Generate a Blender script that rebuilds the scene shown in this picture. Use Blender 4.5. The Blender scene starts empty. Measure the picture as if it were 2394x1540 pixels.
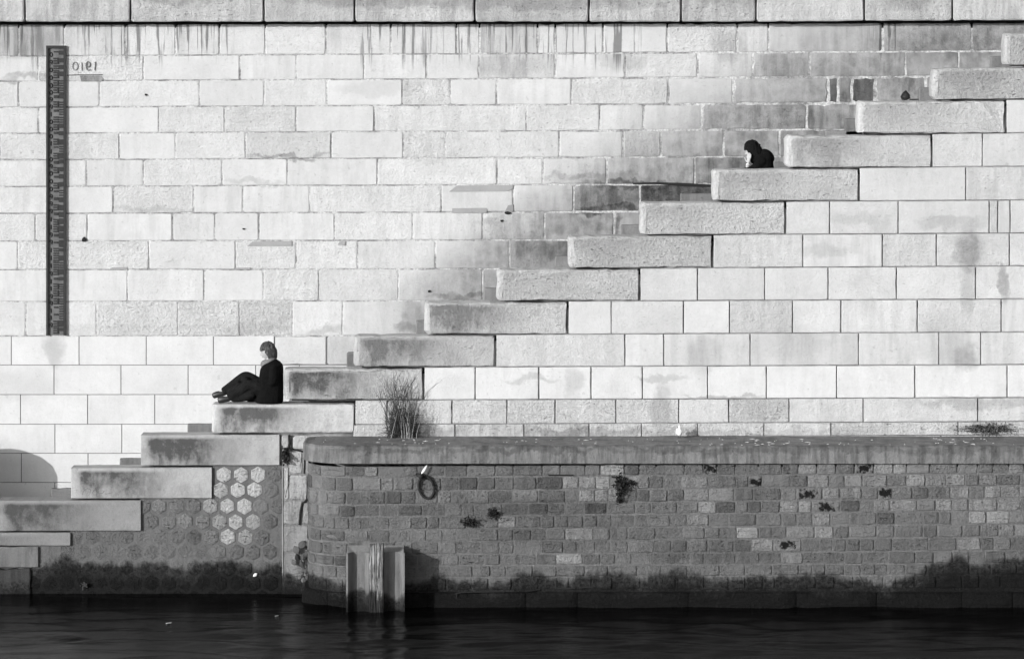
import bpy, bmesh, math, random
import numpy as np
from mathutils import Vector, Matrix, noise as mnoise

random.seed(7)
R = random.uniform
sc = bpy.context.scene
COL = sc.collection

# ------------------------------------------------------------------ view, light
SP = 163.7            # picture units per metre on the plane Y = 0
D = 60.0              # camera distance to that plane
H0 = -20.0            # horizon row
ZC = 8.60             # eye height above the water
FW, FH = 2394.0, 1540.0

def PX(vx, Y=0.0):
    return (vx - FW / 2) / SP * (D + Y) / D

def PZ(vy, Y=0.0):
    return ZC - (vy - H0) / SP * (D + Y) / D

cam = bpy.data.cameras.new('camera')
cam.sensor_width = 36.0
cam.lens = 36.0 * D / (FW / SP)
cam.shift_y = -(FH / 2 - H0) / FW
cam.clip_end = 2000
camo = bpy.data.objects.new('camera', cam)
camo.location = (0, -D, ZC)
camo.rotation_euler = (math.radians(90), 0, 0)
COL.objects.link(camo)
sc.camera = camo

SUN_DIR = Vector((0.69, 0.69, -0.222)).normalized()     # direction the light travels
SUN_EL = math.asin(-SUN_DIR.z)
SUN_AZ = math.atan2(-SUN_DIR.x, -SUN_DIR.y)             # compass of the sun, from +Y towards +X

world = bpy.data.worlds.new("World")
sc.world = world
world.use_nodes = True
wn = world.node_tree
wn.nodes.clear()
sky = wn.nodes.new('ShaderNodeTexSky')
sky.sky_type = 'NISHITA'
sky.sun_disc = False
sky.sun_elevation = SUN_EL
sky.sun_rotation = SUN_AZ
bw = wn.nodes.new('ShaderNodeRGBToBW')
bg = wn.nodes.new('ShaderNodeBackground')
bg.inputs['Strength'].default_value = 0.15
wo = wn.nodes.new('ShaderNodeOutputWorld')
wn.links.new(sky.outputs[0], bw.inputs[0])
wn.links.new(bw.outputs[0], bg.inputs['Color'])
wn.links.new(bg.outputs[0], wo.inputs['Surface'])

sun = bpy.data.lights.new('sun', 'SUN')
sun.energy = 2.5
sun.angle = math.radians(0.6)
suno = bpy.data.objects.new('sun', sun)
suno.rotation_euler = SUN_DIR.to_track_quat('-Z', 'Y').to_euler()
suno.location = (-20, -20, 20)
COL.objects.link(suno)

sc.view_settings.view_transform = 'Standard'
sc.view_settings.look = 'None'
sc.view_settings.exposure = 0.70
sc.cycles.use_denoising = True
sc.cycles.denoising_input_passes = 'RGB_ALBEDO_NORMAL'
sc.cycles.denoising_prefilter = 'ACCURATE'
sc.view_settings.gamma = 1.0
sc.view_settings.use_curve_mapping = False

# ------------------------------------------------------------------ node helpers
class NT:
    def __init__(self, name):
        self.m = bpy.data.materials.new(name)
        self.m.use_nodes = True
        self.t = self.m.node_tree
        self.t.nodes.clear()
        self.out = self.t.nodes.new('ShaderNodeOutputMaterial')
        self.b = self.t.nodes.new('ShaderNodeBsdfPrincipled')
        self.t.links.new(self.b.outputs[0], self.out.inputs[0])
        self.b.inputs['Roughness'].default_value = 0.9
        self.b.inputs['Specular IOR Level'].default_value = 0.2

    def put(self, sock, v):
        if isinstance(v, bpy.types.NodeSocket):
            self.t.links.new(v, sock)
        else:
            sock.default_value = v

    def math(self, op, a, b=0.0, c=None, clamp=False):
        n = self.t.nodes.new('ShaderNodeMath')
        n.operation = op
        n.use_clamp = clamp
        self.put(n.inputs[0], a)
        self.put(n.inputs[1], b)
        if c is not None:
            self.put(n.inputs[2], c)
        return n.outputs[0]

    def vmath(self, op, a, b):
        n = self.t.nodes.new('ShaderNodeVectorMath')
        n.operation = op
        self.put(n.inputs[0], a)
        self.put(n.inputs[1], b)
        return n.outputs[0]

    def noise(self, vec, scale, detail=4.0, rough=0.55, dist=0.0, col=False):
        n = self.t.nodes.new('ShaderNodeTexNoise')
        self.put(n.inputs['Vector'], vec)
        n.inputs['Scale'].default_value = scale
        n.inputs['Detail'].default_value = detail
        n.inputs['Roughness'].default_value = rough
        n.inputs['Distortion'].default_value = dist
        return n.outputs[1] if col else n.outputs[0]

    def ss(self, v, lo, hi, a=0.0, b=1.0, kind='SMOOTHSTEP'):
        n = self.t.nodes.new('ShaderNodeMapRange')
        n.interpolation_type = kind
        self.put(n.inputs['Value'], v)
        self.put(n.inputs['From Min'], lo)
        self.put(n.inputs['From Max'], hi)
        self.put(n.inputs['To Min'], a)
        self.put(n.inputs['To Max'], b)
        return n.outputs[0]

    def sep(self, v):
        n = self.t.nodes.new('ShaderNodeSeparateXYZ')
        self.put(n.inputs[0], v)
        return n.outputs

    def seprgb(self, v):
        n = self.t.nodes.new('ShaderNodeSeparateColor')
        self.put(n.inputs[0], v)
        return n.outputs

    def pos(self):
        return self.t.nodes.new('ShaderNodeNewGeometry').outputs['Position']

    def objco(self):
        return self.t.nodes.new('ShaderNodeTexCoord').outputs['Object']

    def info(self):
        return self.t.nodes.new('ShaderNodeObjectInfo').outputs

    def color(self, v):
        n = self.t.nodes.new('ShaderNodeCombineColor')
        for i in range(3):
            self.put(n.inputs[i], v)
        self.t.links.new(n.outputs[0], self.b.inputs['Base Color'])

    def bump(self, h, strength, dist):
        n = self.t.nodes.new('ShaderNodeBump')
        n.inputs['Strength'].default_value = 1.0
        self.put(n.inputs['Strength'], strength)
        n.inputs['Distance'].default_value = dist
        self.put(n.inputs['Height'], h)
        self.t.links.new(n.outputs[0], self.b.inputs['Normal'])


def blob(nt, X, Z, vx, vy, rx, ry, s, Y):
    """soft stain of its own shape on a wall at depth Y; returns a 0..s mask"""
    a = nt.math('DIVIDE', nt.math('SUBTRACT', X, PX(vx, Y)), rx / SP)
    b = nt.math('DIVIDE', nt.math('SUBTRACT', Z, PZ(vy, Y)), ry / SP)
    d = nt.math('ADD', nt.math('MULTIPLY', a, a), nt.math('MULTIPLY', b, b))
    return nt.ss(d, 1.7, 0.15, 0.0, s)


def stone_mat(name, Y=0.0, blobs=(), band=False, cap_streaks=False, parapet=False,
              algae=None, rough_rel=1.0, local=False):
    nt = NT(name)
    P = nt.pos()
    inf = nt.info()
    tone, rel, stain = nt.seprgb(inf['Color'])[:3]
    off = nt.vmath('MULTIPLY', (31.0, 17.0, 23.0), nt.t.nodes.new('ShaderNodeCombineXYZ').outputs[0])
    cx = off.node.inputs[1].links[0].from_node
    for i in range(3):
        nt.t.links.new(inf['Random'], cx.inputs[i])
    Q = nt.vmath('ADD', P, off)
    n1 = nt.noise(Q, 1.7, 5, 0.6)
    n2 = nt.noise(nt.vmath('MULTIPLY', Q, (0.9, 1.0, 11.0)), 1.6, 5, 0.65, 0.3)
    n3 = nt.noise(Q, 26.0, 5, 0.72)
    n4 = nt.noise(nt.vmath('MULTIPLY', Q, (0.55, 1.0, 1.7)), 30.0, 3, 0.55)
    n6 = nt.noise(Q, 8.0, 4, 0.6)
    f = nt.math('MULTIPLY_ADD', nt.math('SUBTRACT', n1, 0.5), 0.38, 1.0)
    f = nt.math('ADD', f, nt.math('MULTIPLY', nt.math('MULTIPLY', nt.math('SUBTRACT', n2, 0.5), rel), 0.45))
    f = nt.math('ADD', f, nt.math('MULTIPLY', nt.math('SUBTRACT', n3, 0.5), nt.math('MULTIPLY_ADD', rel, 0.40, 0.16)))
    f = nt.math('ADD', f, nt.math('MULTIPLY', nt.math('SUBTRACT', n6, 0.5), nt.math('MULTIPLY_ADD', rel, 0.30, 0.10)))
    pit = nt.math('MULTIPLY', nt.ss(n4, 0.60, 0.70), nt.ss(n2, 0.46, 0.60))
    pit = nt.math('MULTIPLY', pit, nt.math('MULTIPLY_ADD', rel, 0.52, 0.10))
    spk = nt.ss(nt.noise(nt.vmath('ADD', Q, (5.0, 3.0, 9.0)), 11.0, 3, 0.6), 0.66, 0.72, 0.0, 0.42)
    pit = nt.math('MAXIMUM', pit, nt.math('MULTIPLY', spk, nt.math('MULTIPLY_ADD', rel, 0.5, 0.3)))
    f = nt.math('MULTIPLY', f, nt.math('SUBTRACT', 1.0, pit))
    # run-off streaks kept to each stone by its own amount
    n5 = nt.noise(nt.vmath('MULTIPLY', Q, (5.0, 1.0, 0.7)), 1.6, 4, 0.6)
    st = nt.ss(n5, 0.40, 0.66)
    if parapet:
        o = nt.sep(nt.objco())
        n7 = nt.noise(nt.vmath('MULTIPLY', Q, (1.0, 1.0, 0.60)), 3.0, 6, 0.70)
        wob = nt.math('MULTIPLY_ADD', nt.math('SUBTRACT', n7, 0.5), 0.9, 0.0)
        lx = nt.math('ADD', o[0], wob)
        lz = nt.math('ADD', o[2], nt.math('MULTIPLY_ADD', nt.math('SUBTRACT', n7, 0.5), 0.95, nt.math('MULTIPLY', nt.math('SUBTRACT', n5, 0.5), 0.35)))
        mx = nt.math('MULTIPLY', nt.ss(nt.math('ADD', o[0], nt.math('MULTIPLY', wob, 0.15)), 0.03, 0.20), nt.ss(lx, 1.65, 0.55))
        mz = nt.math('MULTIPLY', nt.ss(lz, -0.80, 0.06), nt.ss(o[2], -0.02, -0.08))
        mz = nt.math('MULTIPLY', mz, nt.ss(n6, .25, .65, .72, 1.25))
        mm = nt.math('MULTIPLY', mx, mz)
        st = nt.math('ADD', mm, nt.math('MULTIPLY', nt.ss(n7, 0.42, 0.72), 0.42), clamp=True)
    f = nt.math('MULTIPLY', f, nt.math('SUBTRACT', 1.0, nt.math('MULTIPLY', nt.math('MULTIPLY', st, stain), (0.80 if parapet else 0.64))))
    warp = nt.vmath('MULTIPLY', nt.vmath('SUBTRACT', nt.noise(P, 3.2, 4, 0.6, 0, True), (0.5, 0.5, 0.5)), (0.42, 0, 0.42))
    WX, WY_, WZ = nt.sep(nt.vmath('ADD', P, warp))
    if blobs:
        acc = None
        for (vx, vy, rx, ry, s) in blobs:
            b = blob(nt, WX, WZ, vx, vy, rx, ry, s, Y)
            acc = b if acc is None else nt.math('MAXIMUM', acc, b)
        acc = nt.math('MULTIPLY', acc, nt.ss(n6, 0.25, 0.6, 0.55, 1.0))
        f = nt.math('MULTIPLY', f, nt.math('SUBTRACT', 1.0, acc))
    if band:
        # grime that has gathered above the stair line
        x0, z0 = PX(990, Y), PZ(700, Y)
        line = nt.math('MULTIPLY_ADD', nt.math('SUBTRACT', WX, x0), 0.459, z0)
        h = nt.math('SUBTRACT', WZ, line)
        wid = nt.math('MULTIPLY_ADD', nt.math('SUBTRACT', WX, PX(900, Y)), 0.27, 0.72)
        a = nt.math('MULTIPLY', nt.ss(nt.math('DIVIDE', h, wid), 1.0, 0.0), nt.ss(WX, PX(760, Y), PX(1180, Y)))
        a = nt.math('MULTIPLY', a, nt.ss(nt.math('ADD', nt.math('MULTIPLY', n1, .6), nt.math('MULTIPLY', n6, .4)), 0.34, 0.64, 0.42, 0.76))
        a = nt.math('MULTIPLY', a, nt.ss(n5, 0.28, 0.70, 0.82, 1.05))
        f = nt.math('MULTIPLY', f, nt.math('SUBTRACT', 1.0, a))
    if cap_streaks:
        s1 = nt.noise(nt.vmath('MULTIPLY', P, (9.0, 1.0, 0.42)), 1.5, 4, 0.6, 0.4)
        zone = nt.noise(nt.vmath('MULTIPLY', P, (1.0, 1.0, 0.15)), 0.62, 2, 0.5)
        z = nt.sep(P)[2]
        top = PZ(60, Y)
        s = nt.math('MULTIPLY', nt.ss(s1, 0.51, 0.60), nt.ss(zone, 0.47, 0.56))
        s = nt.math('MULTIPLY', s, nt.ss(nt.math('ADD', z, nt.math('MULTIPLY', nt.math('SUBTRACT', s1, 0.5), 1.2)), top - 0.56, top - 0.20))
        s = nt.math('MULTIPLY', s, 0.62)
        f = nt.math('MULTIPLY', f, nt.math('SUBTRACT', 1.0, s))
    f = nt.math('MULTIPLY', f, nt.math('MULTIPLY_ADD', rel, 0.07, 1.0))
    alb = nt.math('MULTIPLY', tone, f)
    if algae is not None:
        z = nt.sep(P)[2]
        x = nt.sep(P)[0]
        e1 = nt.noise(nt.vmath('MULTIPLY', P, (1.0, 1.0, 0.55)), 1.15, 5, 0.6)
        e2 = nt.noise(P, 14.0, 4, 0.7)
        lvl = nt.math('MULTIPLY_ADD', nt.math('SUBTRACT', e1, 0.5), 0.75, algae)
        lvl = nt.math('ADD', lvl, nt.math('ADD', nt.math('MULTIPLY', nt.math('SUBTRACT', e2, 0.5), 0.13), nt.math('MULTIPLY', nt.math('SUBTRACT', nt.noise(nt.vmath('MULTIPLY', P, (8.0, 8.0, 0.8)), 1.5, 4, 0.65), 0.5), 0.12)))
        lvl = nt.math('ADD', lvl, nt.ss(x, PX(2060, Y), PX(2300, Y), 0.0, 0.30))
        w = nt.ss(nt.math('SUBTRACT', lvl, z), -0.045, 0.07)
        w2 = nt.ss(nt.math('SUBTRACT', lvl, z), 0.03, 0.30)
        dark = nt.math('MULTIPLY', nt.math('MULTIPLY_ADD', w2, -0.84, 1.0), nt.ss(nt.math('MULTIPLY_ADD', n3, .5, nt.math('MULTIPLY', e2, .5)), 0.36, 0.72, 0.004, 0.060))
        mix = nt.t.nodes.new('ShaderNodeMix')
        nt.put(mix.inputs[0], w)
        nt.put(mix.inputs[2], alb)
        nt.put(mix.inputs[3], dark)
        alb = mix.outputs[0]
        nt.put(nt.b.inputs['Roughness'], nt.math('MULTIPLY_ADD', w, -0.15, 0.9))
    alb = nt.math('MAXIMUM', alb, 0.004)
    nt.color(alb)
    h = nt.math('MULTIPLY', n3, 0.9)
    h = nt.math('ADD', h, nt.math('MULTIPLY', n6, 0.45))
    h = nt.math('ADD', h, nt.math('MULTIPLY', nt.math('MULTIPLY', n2, rel), (0.35 if parapet else 0.9)))
    h = nt.math('SUBTRACT', h, nt.math('MULTIPLY', pit, 0.8))
    nt.bump(h, nt.math('MULTIPLY_ADD', rel, 0.80 * rough_rel, 0.10), 0.06)
    return nt.m


def plain(name, tone, rough=0.8, var=0.2, scale=8.0, bump=0.0, spec=0.2, stretch=(1, 1, 1), streak=0.0, bdist=0.01):
    nt = NT(name)
    P = nt.vmath('MULTIPLY', nt.pos(), stretch)
    n = nt.noise(P, scale, 5, 0.6)
    f = nt.math('MULTIPLY_ADD', nt.math('SUBTRACT', n, 0.5), var * 2, 1.0)
    if streak:
        n2 = nt.noise(nt.vmath('MULTIPLY', nt.pos(), (4, 4, 0.5)), 2.0, 4, 0.6)
        f = nt.math('MULTIPLY', f, nt.math('SUBTRACT', 1.0, nt.ss(n2, 0.45, 0.7, 0.0, streak)))
    nt.color(nt.math('MULTIPLY', f, tone))
    nt.b.inputs['Roughness'].default_value = rough
    nt.b.inputs['Specular IOR Level'].default_value = spec
    if bump:
        nt.bump(n, bump, bdist)
    return nt.m

# ------------------------------------------------------------------ object helpers
def tag(o, label=None, cat=None, group=None, kind=None):
    if label: o['label'] = label
    if cat: o['category'] = cat
    if group: o['group'] = group
    if kind: o['kind'] = kind
    return o

def link(name, me, mat, parent=None, loc=(0, 0, 0), color=None):
    o = bpy.data.objects.new(name, me)
    COL.objects.link(o)
    if mat is not None and not me.materials:
        me.materials.append(mat)
    o.location = loc
    if parent is not None:
        o.parent = parent
        o.matrix_parent_inverse = Matrix.Translation(-parent.location)
    if color is not None:
        o.color = (color[0], color[1], color[2], 1.0)
    return o

def mesh(name, vs, fs, smooth=False):
    me = bpy.data.meshes.new(name)
    me.from_pydata([tuple(v) for v in vs], [], fs)
    if smooth:
        me.polygons.foreach_set('use_smooth', [True] * len(me.polygons))
    me.update()
    return me

def thing(name, label, cat, loc=(0, 0, 0), group=None, kind='thing'):
    o = bpy.data.objects.new(name, None)
    o.empty_display_size = 0.2
    COL.objects.link(o)
    o.location = loc
    return tag(o, label, cat, group, kind)

def box_data(x0, x1, y0, y1, z0, z1):
    v = [(x0, y0, z0), (x1, y0, z0), (x1, y1, z0), (x0, y1, z0), (x0, y0, z1), (x1, y0, z1), (x1, y1, z1), (x0, y1, z1)]
    f = [(0, 3, 2, 1), (4, 5, 6, 7), (0, 1, 5, 4), (1, 2, 6, 5), (2, 3, 7, 6), (3, 0, 4, 7)]
    return v, f

def box(name, b, mat, parent=None, color=None):
    v, f = box_data(*b)
    return link(name, mesh(name, v, f), mat, parent, color=color)

class MB:
    """gathers pieces of ONE part into one mesh"""
    def __init__(self):
        self.v, self.f = [], []
    def add(self, vs, fs):
        k = len(self.v)
        self.v += [tuple(p) for p in vs]
        self.f += [tuple(i + k for i in q) for q in fs]
    def tube(self, pts, rad, n=5):
        pts = [Vector(p) for p in pts]
        rings = []
        prev = Vector((0.13, 0.97, 0.21))
        for i, p in enumerate(pts):
            t = (pts[min(i + 1, len(pts) - 1)] - pts[max(i - 1, 0)])
            if t.length < 1e-6: t = Vector((0, 0, 1))
            t.normalize()
            a = prev - t * prev.dot(t)
            if a.length < 1e-4: a = t.orthogonal()
            a.normalize()
            b = t.cross(a)
            prev = a
            r = rad[i] if isinstance(rad, (list, tuple)) else rad
            rings.append([p + (a * math.cos(2 * math.pi * k / n) + b * math.sin(2 * math.pi * k / n)) * r for k in range(n)])
        vs = [q for r_ in rings for q in r_]
        fs = []
        for i in range(len(pts) - 1):
            for k in range(n):
                fs.append((i * n + k, i * n + (k + 1) % n, (i + 1) * n + (k + 1) % n, (i + 1) * n + k))
        fs.append(tuple(range(n - 1, -1, -1)))
        m = (len(pts) - 1) * n
        fs.append(tuple(m + k for k in range(n)))
        self.add(vs, fs)
    def build(self, name, mat, parent=None, smooth=False, color=None):
        return link(name, mesh(name, self.v, self.f, smooth), mat, parent, color=color)


def rect_outline(w, h, rc=0.0, step=0.11, jit=0.0, rng=random, corners=(1, 1, 1, 1)):
    """closed outline of a worn rectangle, counter-clockwise seen from the front (u right, v up)"""
    pts = []
    rc = min(rc, w * 0.3, h * 0.3)
    def side(a, b):
        n = max(1, int(round(math.dist(a, b) / step)))
        for i in range(n):
            t = i / n
            pts.append((a[0] + (b[0] - a[0]) * t, a[1] + (b[1] - a[1]) * t))
    c = rc
    if c > 0:
        k = c * 0.29
        cs = [c * q + 1e-4 for q in corners]          # bottom right, top right, top left, bottom left
        def corner(r, px, py, sx, sy, first):
            k = r * .29
            a, b = (px + sx * r, py), (px, py + sy * r)
            m_ = (px + sx * k, py + sy * k)
            pts.extend([a, m_] if first else [b, m_])
        side((cs[3], 0), (w - cs[0], 0)); corner(cs[0], w, 0, -1, 1, True)
        side((w, cs[0]), (w, h - cs[1])); corner(cs[1], w, h, -1, -1, False)
        side((w - cs[1], h), (cs[2], h)); corner(cs[2], 0, h, 1, -1, True)
        side((0, h - cs[2]), (0, cs[3])); corner(cs[3], 0, 0, 1, 1, False)
    else:
        side((0, 0), (w, 0)); side((w, 0), (w, h)); side((w, h), (0, h)); side((0, h), (0, 0))
    if jit:
        out = []
        for (u, v) in pts:
            if u > w * 0.5: u -= abs(rng.gauss(0, jit))
            else: u += abs(rng.gauss(0, jit))
            if v > h * 0.5: v -= abs(rng.gauss(0, jit))
            else: v += abs(rng.gauss(0, jit))
            out.append((u, v))
        pts = out
    return pts


def stone(name, parent, mat, x0, x1, zt, zb, Y, depth=0.12, bev=0.012, jit=0.003, rc=0.012, color=(0.5, 0.3, 0.2),
          radii=None, steps=1, proud=0.0, wob=0.0, corners=(1, 1, 1, 1)):
    """one dressed stone: x0..x1, zt/zb = (left, right) heights of its top and bottom bed"""
    zt = zt if isinstance(zt, tuple) else (zt, zt)
    zb = zb if isinstance(zb, tuple) else (zb, zb)
    w = x1 - x0
    h = 0.5 * (zt[0] - zb[0] + zt[1] - zb[1])
    pts = rect_outline(w, h, rc, 0.11 if jit else 0.3, jit, random, corners)
    rad = radii or (bev, bev, bev, bev)          # left, right, top, bottom
    rmax = max(rad)
    rings = []
    if steps <= 1:
        rings = [(1.0, 0.0), (0.3, 0.35), (0.0, 1.0)]
    else:
        for k in range(steps + 1):
            th = math.pi / 2 * k / steps
            rings.append((1 - math.sin(th), 1 - math.cos(th)))
    vs = []
    def mp(u, v, y):
        t = u / w
        bz = zb[0] + (zb[1] - zb[0]) * t
        tz = zt[0] + (zt[1] - zt[0]) * t
        return (u, y, bz + (tz - bz) * (v / h) - zt[0])
    for ri, (ins, dy) in enumerate(rings):
        il, ir, it, ib = [r * ins for r in rad]
        for (u, v) in pts:
            uu = il + u * (w - il - ir) / w
            vv = ib + v * (h - ib - it) / h
            y = dy * rmax + (R(-wob, wob) if ri == 0 else 0)
            vs.append(mp(uu, vv, y))
    for (u, v) in pts:
        vs.append(mp(u, v, depth))
    n = len(pts)
    nr = len(rings) + 1
    fs = [tuple(range(n))]
    for r in range(nr - 1):
        for k in range(n):
            a, b = r * n + k, r * n + (k + 1) % n
            fs.append((a, a + n, b + n, b))
    fs.append(tuple((nr - 1) * n + k for k in range(n - 1, -1, -1)))
    me = mesh(name, vs, fs)
    return link(name, me, mat, parent, (x0, Y - proud, zt[0]), color)


# ------------------------------------------------------------------ depths
WB = 2.0        # face of the embankment wall behind the stairs
TH = 0.40       # thickness of the stair parapet
QF = -1.24      # face of the lower quay
HEXY = 0.035    # face of the hexagon paved panel

# ------------------------------------------------------------------ river
def build_water():
    nx, ny = 420, 230
    xs = np.linspace(-10.5, 10.5, nx)
    ys = -0.2 - np.linspace(0, 1, ny) ** 1.25 * 11.0
    X, Yg = np.meshgrid(xs, ys)
    rng = np.random.default_rng(4)
    Z = np.zeros_like(X)
    for i in range(46):
        lam = rng.uniform(0.16, 1.5)
        ang = rng.normal(math.pi / 2, 0.42)
        k = 2 * math.pi / lam
        Z += 0.0050 * lam ** 0.9 * np.sin(k * (X * math.cos(ang) + Yg * math.sin(ang)) + rng.uniform(0, 6.28)) * (
            0.6 + 0.4 * np.sin(X * rng.uniform(0.2, 0.9) + Yg * rng.uniform(0.2, 0.8) + rng.uniform(0, 6)))
    edge = np.clip((10.5 - np.abs(X)) / 1.5, 0, 1) * np.clip((Yg + 11.2) / 2.0, 0, 1)
    calm = 0.4 + 0.6 * np.clip((-Yg - 1.0) / 2.5, 0, 1)
    Z *= edge * calm
    vs = np.stack([X, Yg, Z], -1).reshape(-1, 3)
    idx = np.arange(nx * ny).reshape(ny, nx)
    q = np.stack([idx[:-1, :-1], idx[1:, :-1], idx[1:, 1:], idx[:-1, 1:]], -1).reshape(-1, 4)
    vs = vs.tolist(); fs = q.tolist()
    k = len(vs)
    L = 400.0
    x0, x1, y0, y1 = -10.5, 10.5, -0.2, -11.2
    vs += [(-L, 3, 0), (L, 3, 0), (L, -L, 0), (-L, -L, 0), (x0, y0, 0), (x1, y0, 0), (x1, y1, 0), (x0, y1, 0)]
    fs += [[k, k + 4, k + 5, k + 1], [k + 1, k + 5, k + 6, k + 2], [k + 2, k + 6, k + 7, k + 3], [k + 3, k + 7, k + 4, k]]
    nt = NT('river_water')
    nt.b.inputs['Roughness'].default_value = 0.16
    nt.b.inputs['IOR'].default_value = 1.33
    nt.b.inputs['Specular IOR Level'].default_value = 0.05
    nt.color(0.002)
    n = nt.noise(nt.vmath('MULTIPLY', nt.pos(), (1.0, 2.2, 1.0)), 5.0, 4, 0.6)
    nt.bump(n, 0.35, 0.02)
    o = link('river_water', mesh('river_water', vs, fs, True), nt.m)
    tag(o, kind='structure')
build_water()

# ------------------------------------------------------------------ materials of the walls
BACK_BLOBS = [
    (680, 364, 100, 6, .42), (360, 491, 100, 7, .20), (600, 427, 75, 6, .22), (1385, 416, 120, 9, .30),
    (1420, 462, 95, 30, .35), (1590, 455, 110, 30, .62), (1490, 433, 120, 12, .74), (1430, 488, 90, 11, .74), (1445, 530, 10, 24, .6),
    (1330, 590, 70, 36, .30), (1090, 694, 90, 8, .45), (955, 768, 40, 12, .40), (965, 735, 22, 34, .25),
    (1330, 520, 80, 30, .25), (130, 815, 24, 42, .24), (75, 184, 75, 8, .35), (40, 95, 120, 40, .28),
    (1255, 580, 40, 40, .2), (1145, 520, 30, 10, .2), (1175, 155, 90, 26, .18), (1560, 210, 60, 20, .10),
    (230, 772, 160, 10, .10), (590, 765, 90, 14, .16), (760, 770, 40, 12, .28), (30, 900, 110, 36, .10),
    (1700, 105, 40, 40, .3), (1830, 160, 60, 30, .2), (1980, 215, 40, 34, .25), (2200, 110, 150, 40, .22),
    (1930, 285, 120, 26, .25), (2160, 200, 70, 30, .15), (1690, 380, 60, 30, .2), (800, 826, 40, 30, .12),
    (890, 205, 110, 14, .12), (1450, 145, 60, 18, .2), (1010, 370, 60, 8, .12)]
CHEEK_BLOBS = [
    (2265, 590, 34, 60, .50), (2255, 835, 34, 34, .40), (2345, 655, 12, 46, .40), (2262, 690, 20, 60, .25),
    (1545, 965, 24, 70, .28), (1545, 885, 60, 7, .25), (1650, 832, 40, 40, .16), (1390, 1011, 190, 12, .36),
    (1000, 1008, 70, 16, .42), (2290, 942, 150, 12, .28), (2310, 1000, 90, 16, .25), (1340, 895, 20, 40, .25),
    (1790, 955, 60, 24, .16), (2210, 800, 60, 60, .16), (1830, 800, 90, 40, .10), (1560, 1010, 60, 14, .3),
    (1930, 585, 60, 12, .16), (2010, 510, 70, 16, .16), (2220, 520, 80, 14, .24), (1690, 925, 90, 5, .35),
    (1740, 1012, 300, 8, .22), (1240, 885, 60, 8, .25), (2060, 520, 20, 30, .1)]

M_BACK = stone_mat('embankment_limestone', WB, BACK_BLOBS, band=True, cap_streaks=True)
M_CHEEK = stone_mat('stair_wall_limestone', 0.0, CHEEK_BLOBS, algae=PZ(1350, 0.0))
M_PARA = stone_mat('parapet_limestone', 0.0, (), parapet=True)
M_CAP = stone_mat('coping_limestone', WB - 0.25, [(900, 0, 260, 16, .35), (1300, 5, 260, 18, .30), (430, 0, 170, 8, .3), (1720, 0, 120, 10, .2), (2120, 0, 60, 20, .3)])
M_QUAY = stone_mat('quay_rubble', QF, [(1180, 1190, 200, 30, .28), (900, 1190, 150, 40, .22), (1300, 1250, 260, 30, .2), (1480, 1190, 160, 22, .25), (800, 1290, 120, 40, .2), (1650, 1290, 200, 26, .25), (1760, 1160, 80, 30, .18), (2250, 1260, 160, 30, .22), (1020, 1120, 60, 60, .2),
                                       (2000, 1290, 260, 40, .14)], algae=PZ(1349, QF), rough_rel=1.3)
M_HEX = stone_mat('hexagon_paving', HEXY, [], algae=PZ(1316, HEXY), rough_rel=1.7)
nt = NT('lime_mortar')
P = nt.pos()
a_ = nt.noise(P, 2.6, 5, 0.62)
b_ = nt.noise(P, 22.0, 4, 0.7)
v = nt.ss(a_, 0.38, 0.60, 0.27, 0.54)
v = nt.math('MULTIPLY', v, nt.ss(b_, 0.3, 0.65, 0.55, 1.1))
nt.color(v)
nt.bump(b_, 0.8, 0.03)
M_JOINT_LIGHT = nt.m
M_JOINT_DARK = plain('dark_joint', 0.035, 0.95, 0.4, 20)
M_JOINT_GREY = stone_mat('grey_mortar', QF, [(1180, 1190, 200, 30, .28), (1300, 1250, 260, 30, .2), (1650, 1290, 200, 26, .25)], algae=PZ(1349, QF))
M_JOINT_THIN = plain('thin_grey_joint', 0.13, 0.95, 0.5, 3)
nt = NT('stair_wall_joint')
P = nt.pos()
a_ = nt.noise(P, 1.6, 5, 0.65)
x_ = nt.sep(P)[0]
z_ = nt.sep(P)[2]
d_ = nt.math('SUBTRACT', nt.math('MULTIPLY_ADD', nt.math('SUBTRACT', x_, PX(990)), 0.459, PZ(700)), z_)
v = nt.math('MULTIPLY', nt.ss(nt.math('ADD', d_, nt.math('MULTIPLY', nt.math('SUBTRACT', a_, .5), 1.6)), .6, 1.5, .02, .26), nt.ss(a_, .35, .6, .45, 1.1))
nt.color(v)
M_JOINT_STAIR = nt.m
M_HEXBED = stone_mat('panel_mortar', HEXY, [], algae=PZ(1316, HEXY))
M_CONC = stone_mat('quay_coping_concrete', QF, [(900, 1050, 150, 8, .4), (1250, 1050, 220, 7, .42), (1700, 1050, 250, 9, .4), (2000, 1048, 160, 8, .35), (2250, 1050, 180, 12, .35), (760, 1060, 50, 14, .2), (1500, 1032, 900, 7, .12), (830, 1034, 60, 7, .25), (1250, 1036, 160, 4, .25)])
M_STEP = stone_mat('step_stone', 1.0, [])

# ------------------------------------------------------------------ embankment wall
wall = thing('embankment_wall', 'tall pale limestone embankment wall rising behind the stairs to the heavy top coping', 'wall',
             (0, WB, 0))

def lin(y_l, y_r):
    return lambda vx: y_l + (y_r - y_l) * vx / FW

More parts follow.
